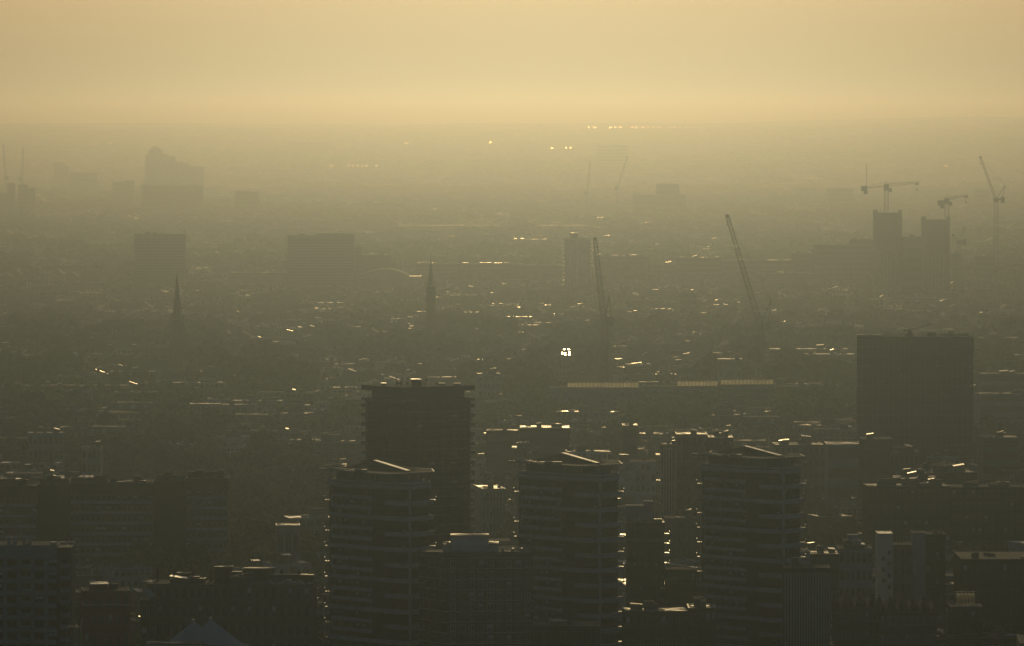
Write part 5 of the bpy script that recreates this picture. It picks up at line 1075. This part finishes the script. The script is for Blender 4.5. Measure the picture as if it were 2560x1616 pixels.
RN = {SLATE.name: 'dark', TILE.name: 'clay-tiled', FELT.name: 'dull', SHINE.name: 'bright-topped', SHINE2.name: 'lit', METAL.name: 'dazzling', GRAVELR.name: 'plain'}
PROTO = []
pr = random.Random(5)
for kind, walls, roofs in (('terraced_house', (STOCK, BRICK, PALE, RED), (SLATE, SLATE, TILE)), ('flat_house', (PALE, STOCK, PALE, BRICK), (FELT, SHINE, GRAVELR, FELT)), ('mansard_house', (STOCK, PALE, RED), (SHINE2, FELT, GRAVELR)),
                           ('modern_block', (CONC, GREY, BRICK, BLUEG), (FELT, GRAVELR, SHINE2, METAL)), ('low_shed', (GREY, STOCK), (SHINE, SLATE)), ('villa', (PALE, STOCK), (SLATE, TILE))):
    for i in range(max(len(walls), len(roofs))):
        wa, ro = walls[i % len(walls)], roofs[i % len(roofs)]
        p, w, d, e = small_building(kind, 31 * i + len(kind), wa, ro); PROTO.append([kind, p, w, d, e, wa, ro, False])
def make_house(x, y, pi, sc, rz, zs):
    kind, p, w, d, e, wa, ro, used = PROTO[pi]
    if used: o = copy_tree(p)
    else: o = p; PROTO[pi][7] = True; kk = KIDS.pop(o.name, []); o.name = kind; KIDS[o.name] = kk
    o.location = (x, y, 0); o.rotation_euler.z = rz; o.scale = (sc, sc, sc); return tag(o, '', KINDS[kind][1])
# where the photograph shows tree masses: (px, row, radius px, radius row)
BELT = [(650, 1400, 150, 90), (480, 1400, 200, 50), (770, 1250, 60, 120), (560, 812, 620, 34), (1560, 800, 560, 26), (2200, 812, 400, 30), (200, 905, 200, 22), (900, 905, 180, 18), (1300, 940, 200, 20), (1750, 930, 160, 20), (80, 1080, 110, 60), (240, 1200, 300, 40), (430, 1130, 130, 45), (620, 1280, 170, 110), (730, 1400, 80, 90), (300, 1420, 180, 60), (640, 1010, 110, 30), (1330, 1050, 120, 55), (1240, 1180, 60, 50),
        (1690, 1080, 110, 50), (1400, 1090, 60, 40), (2040, 1070, 130, 60), (2160, 1000, 40, 60), (2480, 1100, 60, 50), (1220, 905, 140, 40), (1660, 885, 90, 50), (1980, 915, 90, 30), (850, 790, 330, 26), (1080, 775, 60, 30), (700, 870, 90, 25),
        (1450, 790, 150, 30), (1640, 780, 90, 26), (1780, 780, 90, 34), (2190, 800, 130, 45), (2420, 790, 120, 30), (100, 820, 140, 30), (330, 830, 130, 26), (560, 830, 120, 25), (1940, 800, 120, 30), (1800, 1300, 40, 70), (1500, 1220, 40, 30),
        (1720, 1420, 40, 40), (2540, 1560, 60, 60), (1290, 1260, 30, 60), (120, 1000, 160, 26), (880, 1100, 60, 40), (430, 1050, 80, 30), (1850, 870, 40, 25), (1500, 930, 60, 20), (220, 1560, 40, 30)]
from mathutils import noise
def belt(px, py):
    v = 0
    for a, b, ra, rb in BELT:
        q = ((px - a) / ra) ** 2 + ((py - b) / rb) ** 2
        v = max(v, 1.15 - q * .6)
    return v
fr = random.Random(23)
stuff_b, stuff_t = [], []
D = 1590.; row = 0; nh = nt_ = 0
while D < 12600:
    near = D < 3350
    step = (24 if D < 2400 else 26) if near else 28 + (D - 3350) * .012
    half = D * 1280 / F * 1.06 + 14; x = -half + fr.uniform(0, 14)
    ang = math.radians(14 * math.sin(D / 260.) + 5 * math.sin(D / 97.))
    while x < half:
        yy = D + fr.uniform(-5, 5) + math.sin(ang) * x * .6
        if yy < 1575: x += 16; continue
        px, py = topx((x, yy, 0)); tp = belt(px, py - 10)
        if not near: tp = min(tp, 1) * .35
        cn = noise.noise(Vector((x / 62., yy / 330., 3.))) + .35 * noise.noise(Vector((x / 24., yy / 90., 8.)))
        want_tree = fr.random() < (max(tp * .4, .05) + (.85 if cn > .1 else 0) if not near else max(tp, .18 + (.62 if cn > .05 else 0)))
        r_ = 5.5 if want_tree else 8.5
        if not free(x, yy, r_): x += 8; continue
        if want_tree:
            if near:
                k = fr.choice((0, 1, 2, 3, 4, 5, 6, 0, 2)); FILL.append(('tree', x, yy, k, fr.uniform(.7, 1.1) + .25 * min(1, max(0, tp)), fr.uniform(0, 6.28), fr.uniform(.85, 1.12))); nt_ += 1
            else: stuff_t.append((x, yy, (fr.uniform(.8, 1.2) + (.5 if cn > .1 else 0)) * (.45 if 4650 < yy < 5650 else .7 if 4250 < yy <= 4650 else 1)))
            x += fr.uniform(8, 13) if tp > .5 else fr.uniform(10, 18) if near else fr.uniform(16, 30)
        else:
            pi = fr.choices(range(len(PROTO)), [3 if p[0] == 'flat_house' else 2.4 if p[0] == 'terraced_house' else 1.6 if p[0] == 'mansard_house' else .8 if p[0] == 'modern_block' else .8 if p[0] == 'low_shed' else 1 for p in PROTO])[0]
            p = PROTO[pi]; rz = ang + (math.pi / 2 if fr.random() < .3 else 0) + fr.uniform(-.12, .12)
            if near and free(x, yy, p[2] * .45): FILL.append(('house', x, yy, pi, fr.uniform(.85, 1.15), rz, 1.)); nh += 1
            elif not near: stuff_b.append((x, yy, rz, fr.random(), fr.random()))
            x += (p[2] if rz < 1.2 else p[3]) * 1.05 + (fr.uniform(0, 3) if fr.random() < .7 else fr.uniform(5, 12))
    D += step
# ------------------------------------------------------------------ which of them does the view show, and which show largest
def prune():
    NX, NY = 1280, 400; y0 = 850.; ky = NY / 766.; occ = np.zeros((NY, NX), bool); seen = {}
    L = [(d, a, b, yt, None, 0) for d, a, b, yt in OCC]
    for i, (what, x, y, k, sc, rz, zs) in enumerate(FILL):
        if what == 'tree': r_, h_ = CROWN[k][1] * sc, CROWN[k][2] * sc * zs
        else: r_, h_ = (PROTO[k][2] * abs(math.cos(rz)) + PROTO[k][3] * abs(math.sin(rz))) / 2 * sc, PROTO[k][4] * sc
        u, v = topx((x, y, h_)); r = r_ * F / y; L.append((y, u - r, u + r, v, i, topx((x, y, 0))[1]))
    L.sort(key=lambda q: q[0])
    for d, a, b, yt, i, yb in L:
        x0, x1 = max(0, int(a / 2)), min(NX, int(b / 2) + 1); r0 = max(0, int((yt - y0) * ky)); r1 = NY if i is None else min(NY, int((yb - y0) * ky) + 1)
        if x1 <= x0 or r1 <= r0: continue
        sub = occ[r0:r1, x0:x1]
        if i is not None: seen[i] = int((~sub).sum())
        if i is not None and FILL[i][0] == 'tree': q = max(1, (x1 - x0) // 7); sub[(r1 - r0) // 8:, q:-q] = True
        else: sub[:] = True
    return seen
seen = prune(); kept = []
for what in ('tree', 'house'):
    L = sorted([i for i in range(len(FILL)) if FILL[i][0] == what and seen.get(i, 0) > 10], key=lambda i: -seen[i])
    print(what, 'seen', len(L))
    for n, i in enumerate(L):
        w_, x, y, k, sc, rz, zs = FILL[i]
        if n < 280: kept.append((make_tree if what == 'tree' else make_house)(x, y, k, sc, rz, zs)); kept[-1] = (kept[-1], i)
        elif what == 'tree': stuff_t.append((x, y, sc))
        else: stuff_b.append((x, y, rz, fr.random(), fr.random()))
for px, yb, sc in ((262, 1800, .8), (285, 1770, .7), (236, 1755, .65), (345, 1745, .9), (330, 1690, 1.1), (400, 1700, 1.), (300, 1660, 1.1), (240, 1650, 1.1), (205, 1640, 1.15), (2540, 1750, 1.), (2505, 1740, .9), (2370, 1790, .8), (1760, 1660, .8), (1700, 1700, .7), (1520, 1700, .8), (1265, 1480, 1.), (1225, 1500, 1.05), (1250, 1440, 1.1)):
    g = ground(px, yb); FILL.append(('tree', g.x, g.y, R.randrange(7), sc, R.random() * 6, 1.)); kept.append((make_tree(*FILL[-1][1:]), len(FILL) - 1)); kept[-1][0].scale = (sc, sc, sc)
for kind, p, w, d, e, wa, ro, used in PROTO:
    if not used: bpy.data.batch_remove(family(p))
# far buildings and trees: a mass nobody could count
def far_city():
    b = MB(); r = random.Random(77); ms = [GREY, PALE, STOCK, BRICK, CONC, BLUEG, FELT, SLATE, SHINE2, SHINE, METAL, TILE, SPARK]
    for x, y, rz, q, q2 in stuff_b:
        k = 1 + max(0, (y - 4500) / 5200); w, d, h = r.uniform(9, 24) * k, r.uniform(9, 12) * k, r.uniform(7, 13) * (1 + (k - 1) * .35)
        h = min(h, 6.5) if 4650 < y < 5650 else h; wi = r.choice((1, 1, 5, 2, 4, 0, 3, 1)); c, s = math.cos(rz), math.sin(rz); T = lambda u, v, z: (x + u * c - v * s, y + u * s + v * c, z)
        P = [T(u, v, z) for z in (-1, h) for u, v in ((-w / 2, -d / 2), (w / 2, -d / 2), (w / 2, d / 2), (-w / 2, d / 2))]
        b.add(P, [(0, 1, 5, 4), (1, 2, 6, 5), (2, 3, 7, 6), (3, 0, 4, 7)], wi)
        if q < .42:
            z = h + d * .32; b.add([P[4], P[5], P[6], P[7], T(-w / 2, 0, z), T(w / 2, 0, z)], [(0, 1, 5, 4), (2, 3, 4, 5), (3, 0, 4), (1, 2, 5)], 7 if q < .34 else 11)
        else:
            b.add(P[4:], [(0, 1, 2, 3)], 6 if q < .80 else 8 if q < .90 else 9 if q < .965 else 10)
            for _ in range(r.randrange(3)):
                u, v, a, e = r.uniform(-w * .35, w * .35), r.uniform(-d * .3, d * .3), r.uniform(.8, 2.5), r.uniform(.8, 2.6)
                Q = [T(u + i, v + j, z) for z in (h, h + e) for i, j in ((-a, -a), (a, -a), (a, a), (-a, a))]
                b.add(Q, [(0, 1, 5, 4), (1, 2, 6, 5), (2, 3, 7, 6), (3, 0, 4, 7)], wi); b.add(Q[4:], [(0, 1, 2, 3)], r.choice([6, 8, 9, 9, 10]))
        if r.random() < (.42 if y < 5600 else .28):
            u, v, a, e, tx, ty = r.uniform(-w * .3, w * .3), r.uniform(-d * .3, d * .2), r.uniform(.8, 3.8 * k), r.uniform(.5, 1.3) * k, r.uniform(-.42, .42), r.uniform(.0, .08)
            zz = h + .3 + abs(tx) * a + (d * .2 if q < .42 else 0); b.add([T(u + i, v + j, zz + tx * i + ty * j) for i, j in ((-a, -e), (a, -e), (a, e), (-a, e))], [(0, 1, 2, 3)], 12)  # tilted metal strip added to throw back a sun glint
        for _ in range(2 if y < 6500 else 0):
            u = r.uniform(-w / 2, w / 2); Q = [T(u + i, j, z) for z in (h - .5, h + 2.6) for i, j in ((-.5, -.8), (.5, -.8), (.5, .8), (-.5, .8))]
            b.add(Q, [(0, 1, 5, 4), (1, 2, 6, 5), (2, 3, 7, 6), (3, 0, 4, 7), (4, 5, 6, 7)], 2)
        if y < 6000:
            nw = max(2, int(w / 3)); 
            for i in range(nw):
                for z in (h * .2, h * .62):
                    u = -w / 2 + (i + .5) * w / nw; b.add([T(u - .6, -d / 2 - .05, z), T(u + .6, -d / 2 - .05, z), T(u + .6, -d / 2 - .05, z + 1.5), T(u - .6, -d / 2 - .05, z + 1.5)], [(0, 1, 2, 3)], 6)
    D = 12700.
    while D < 21800:      # the far slope
        n = int(9 + 4 * r.random())
        for i in range(n):
            x = r.uniform(-1, 1) * D * .09
            if not free(x, D, 40) or D > 20300: continue
            w, d, h = r.uniform(25, 120), 30, r.uniform(8, 16); z0 = terr(x, D); P = [(x + u, D + v, z0 + z) for z in (-6, h) for u, v in ((-w / 2, 0), (w / 2, 0), (w / 2, d), (-w / 2, d))]
            b.add(P, [(0, 1, 5, 4), (1, 2, 6, 5), (2, 3, 7, 6), (3, 0, 4, 7)], r.randrange(6)); b.add(P[4:], [(0, 1, 2, 3)], r.choice([6, 6, 8, 8, 9, 7]))
        D += 75
    o = b.build('far_rooftops', ms); tag(o, 'hazy mass of small rooftops filling the plain up to the far slope', 'rooftops', kind='stuff')
    rs = np.random.RandomState(9); base = []
    iv, if_ = ico(1)
    for s_ in range(5):
        V = []; Fc = []; nv = 0
        for c in range(11):
            cen = np.clip(rs.normal(size=3), -1.5, 1.5) * [3.1, 3.1, 1.9] + [0, 0, 8.5]; V.append(cen + iv * (rs.uniform(2.0, 3.6) * (1 + .22 * rs.uniform(-1, 1, len(iv))))[:, None]); Fc.append(np.array(if_) + nv); nv += len(iv)
        n = 30; p = rs.normal(size=(n, 3)); p /= np.linalg.norm(p, axis=1)[:, None]; p = p * [5.6, 5.6, 4.4] * rs.uniform(.7, 1.1, n)[:, None] + [0, 0, 8.6]
        a = rs.normal(size=(n, 3)) * .55; q = rs.normal(size=(n, 3)) * .55; V.append(np.stack([p - a, p + q, p + a], 1).reshape(-1, 3)); Fc.append(np.arange(3 * n).reshape(-1, 3) + nv)
        base.append((np.concatenate(V), np.concatenate(Fc)))
    def forest(pts, name, m, lab):
        AV, AF, n0 = [], [], 0
        for i, (x, y, sc) in enumerate(pts):
            V, Fc = base[i % 5]; th = rs.uniform(0, 6.28); c, s = math.cos(th), math.sin(th); kx = sc * (1.1 + max(0, (y - 4000) / 6000)); kz = sc * (1 + max(0, min(y, 13000) - 6000) / 30000)
            AV.append(np.stack([x + (V[:, 0] * c - V[:, 1] * s) * kx, y + (V[:, 0] * s + V[:, 1] * c) * kx, terr(x, y) + V[:, 2] * kz], 1)); AF.append(Fc + n0); n0 += len(V)
        AV = np.concatenate(AV); AF = np.concatenate(AF); me = bpy.data.meshes.new(name)
        me.vertices.add(len(AV)); me.vertices.foreach_set('co', AV.ravel()); me.loops.add(AF.size); me.loops.foreach_set('vertex_index', AF.ravel())
        me.polygons.add(len(AF)); me.polygons.foreach_set('loop_start', np.arange(0, AF.size, 3)); me.polygons.foreach_set('loop_total', np.full(len(AF), 3)); me.update(calc_edges=True); me.materials.append(m); me.polygons.foreach_set('use_smooth', np.ones(len(AF), bool))
        tag(put(me, name), lab, 'trees', kind='stuff')
    forest(stuff_t, 'far_trees', LEAFB, 'hazy mass of tree crowns scattered among the far rooftops')
    pts = []
    D = 12700.
    while D < 20400:
        for i in range(16):
            x = rs.uniform(-1, 1) * D * .09
            if free(x, D, 30): pts.append((x, D + rs.uniform(-40, 40), rs.uniform(.9, 1.5)))
        D += 90
    forest(pts, 'slope_woods', LEAFB, 'faint woods on the far slope under the horizon')
far_city()
# ------------------------------------------------------------------ describe every small building and tree by its look and its place
TREEN = ['rounded olive tree', 'tall dark tree', 'broad olive tree', 'yellowing tree', 'towering dark tree', 'narrow olive tree', 'wide yellowing tree']
def ordinal(n): return {1: 'first', 2: 'second', 3: 'third'}.get(n, ['fourth', 'fifth', 'sixth', 'seventh', 'eighth', 'ninth', 'tenth', 'eleventh', 'twelfth', 'thirteenth', 'fourteenth', 'fifteenth', 'sixteenth', 'seventeenth', 'eighteenth', 'nineteenth', 'twentieth'][n - 4] if n < 24 - 0 and n - 4 < 17 else 'another')
cl = {}
for o, i in kept:
    kind, x, y, k, sc, rz, zs = FILL[i]; px, py = topx((x, y, 10 * sc))
    nm = TREEN[k] if kind == 'tree' else '%s %s %s' % (RN[PROTO[k][6].name], WN[PROTO[k][5].name], KINDS[PROTO[k][0]][0])
    best = min(LAND, key=lambda l: abs(l[0] - px) + 1.3 * abs(l[1] - py))
    dx, dy = px - best[0], py - best[1]
    rel_ = ('left of' if dx < 0 else 'right of') if abs(dx) > abs(dy) else ('behind' if dy < 0 else 'in front of')
    cl.setdefault((nm, rel_, best[2]), []).append((px, o, kind))
for (nm, rel_, ph), L in cl.items():
    L.sort(key=lambda q: q[0])
    for i, (px, o, kind) in enumerate(L):
        lab = '%s %s %s' % (nm, rel_, ph)
        if len(L) > 1:
            pos = 'leftmost ' if i == 0 else 'rightmost ' if i == len(L) - 1 else ordinal(i + 1) + ' '
            lab = pos + lab
        o['label'] = ' '.join(lab.split()[:16]); o['group'] = 'trees between the buildings' if kind == 'tree' else 'small buildings across the city'
# ------------------------------------------------------------------ haze
def haze():
    b = MB().box(-9000, 9000, -1400, 24000, -8, 236); o = b.build('haze', None) if False else put(b.mesh('haze', []), 'haze')
    o['kind'] = 'stuff'; o['label'] = 'warm sunlit haze filling the air over the city'; o['category'] = 'haze'
    m = bpy.data.materials.new('haze'); m.use_nodes = True; nt = m.node_tree; nt.nodes.remove(nt.nodes['Principled BSDF']); v = nt.nodes.new('ShaderNodeVolumePrincipled')
    v.inputs['Color'].default_value = (.6, .79, 1, 1); v.inputs['Absorption Color'].default_value = (1, 1, 1, 1)
    v.inputs['Density'].default_value = HAZE; v.inputs['Anisotropy'].default_value = .97
    nt.links.new(v.outputs[0], nt.nodes['Material Output'].inputs['Volume']); o.data.materials.append(m)
HAZE = 1.7e-4
haze()
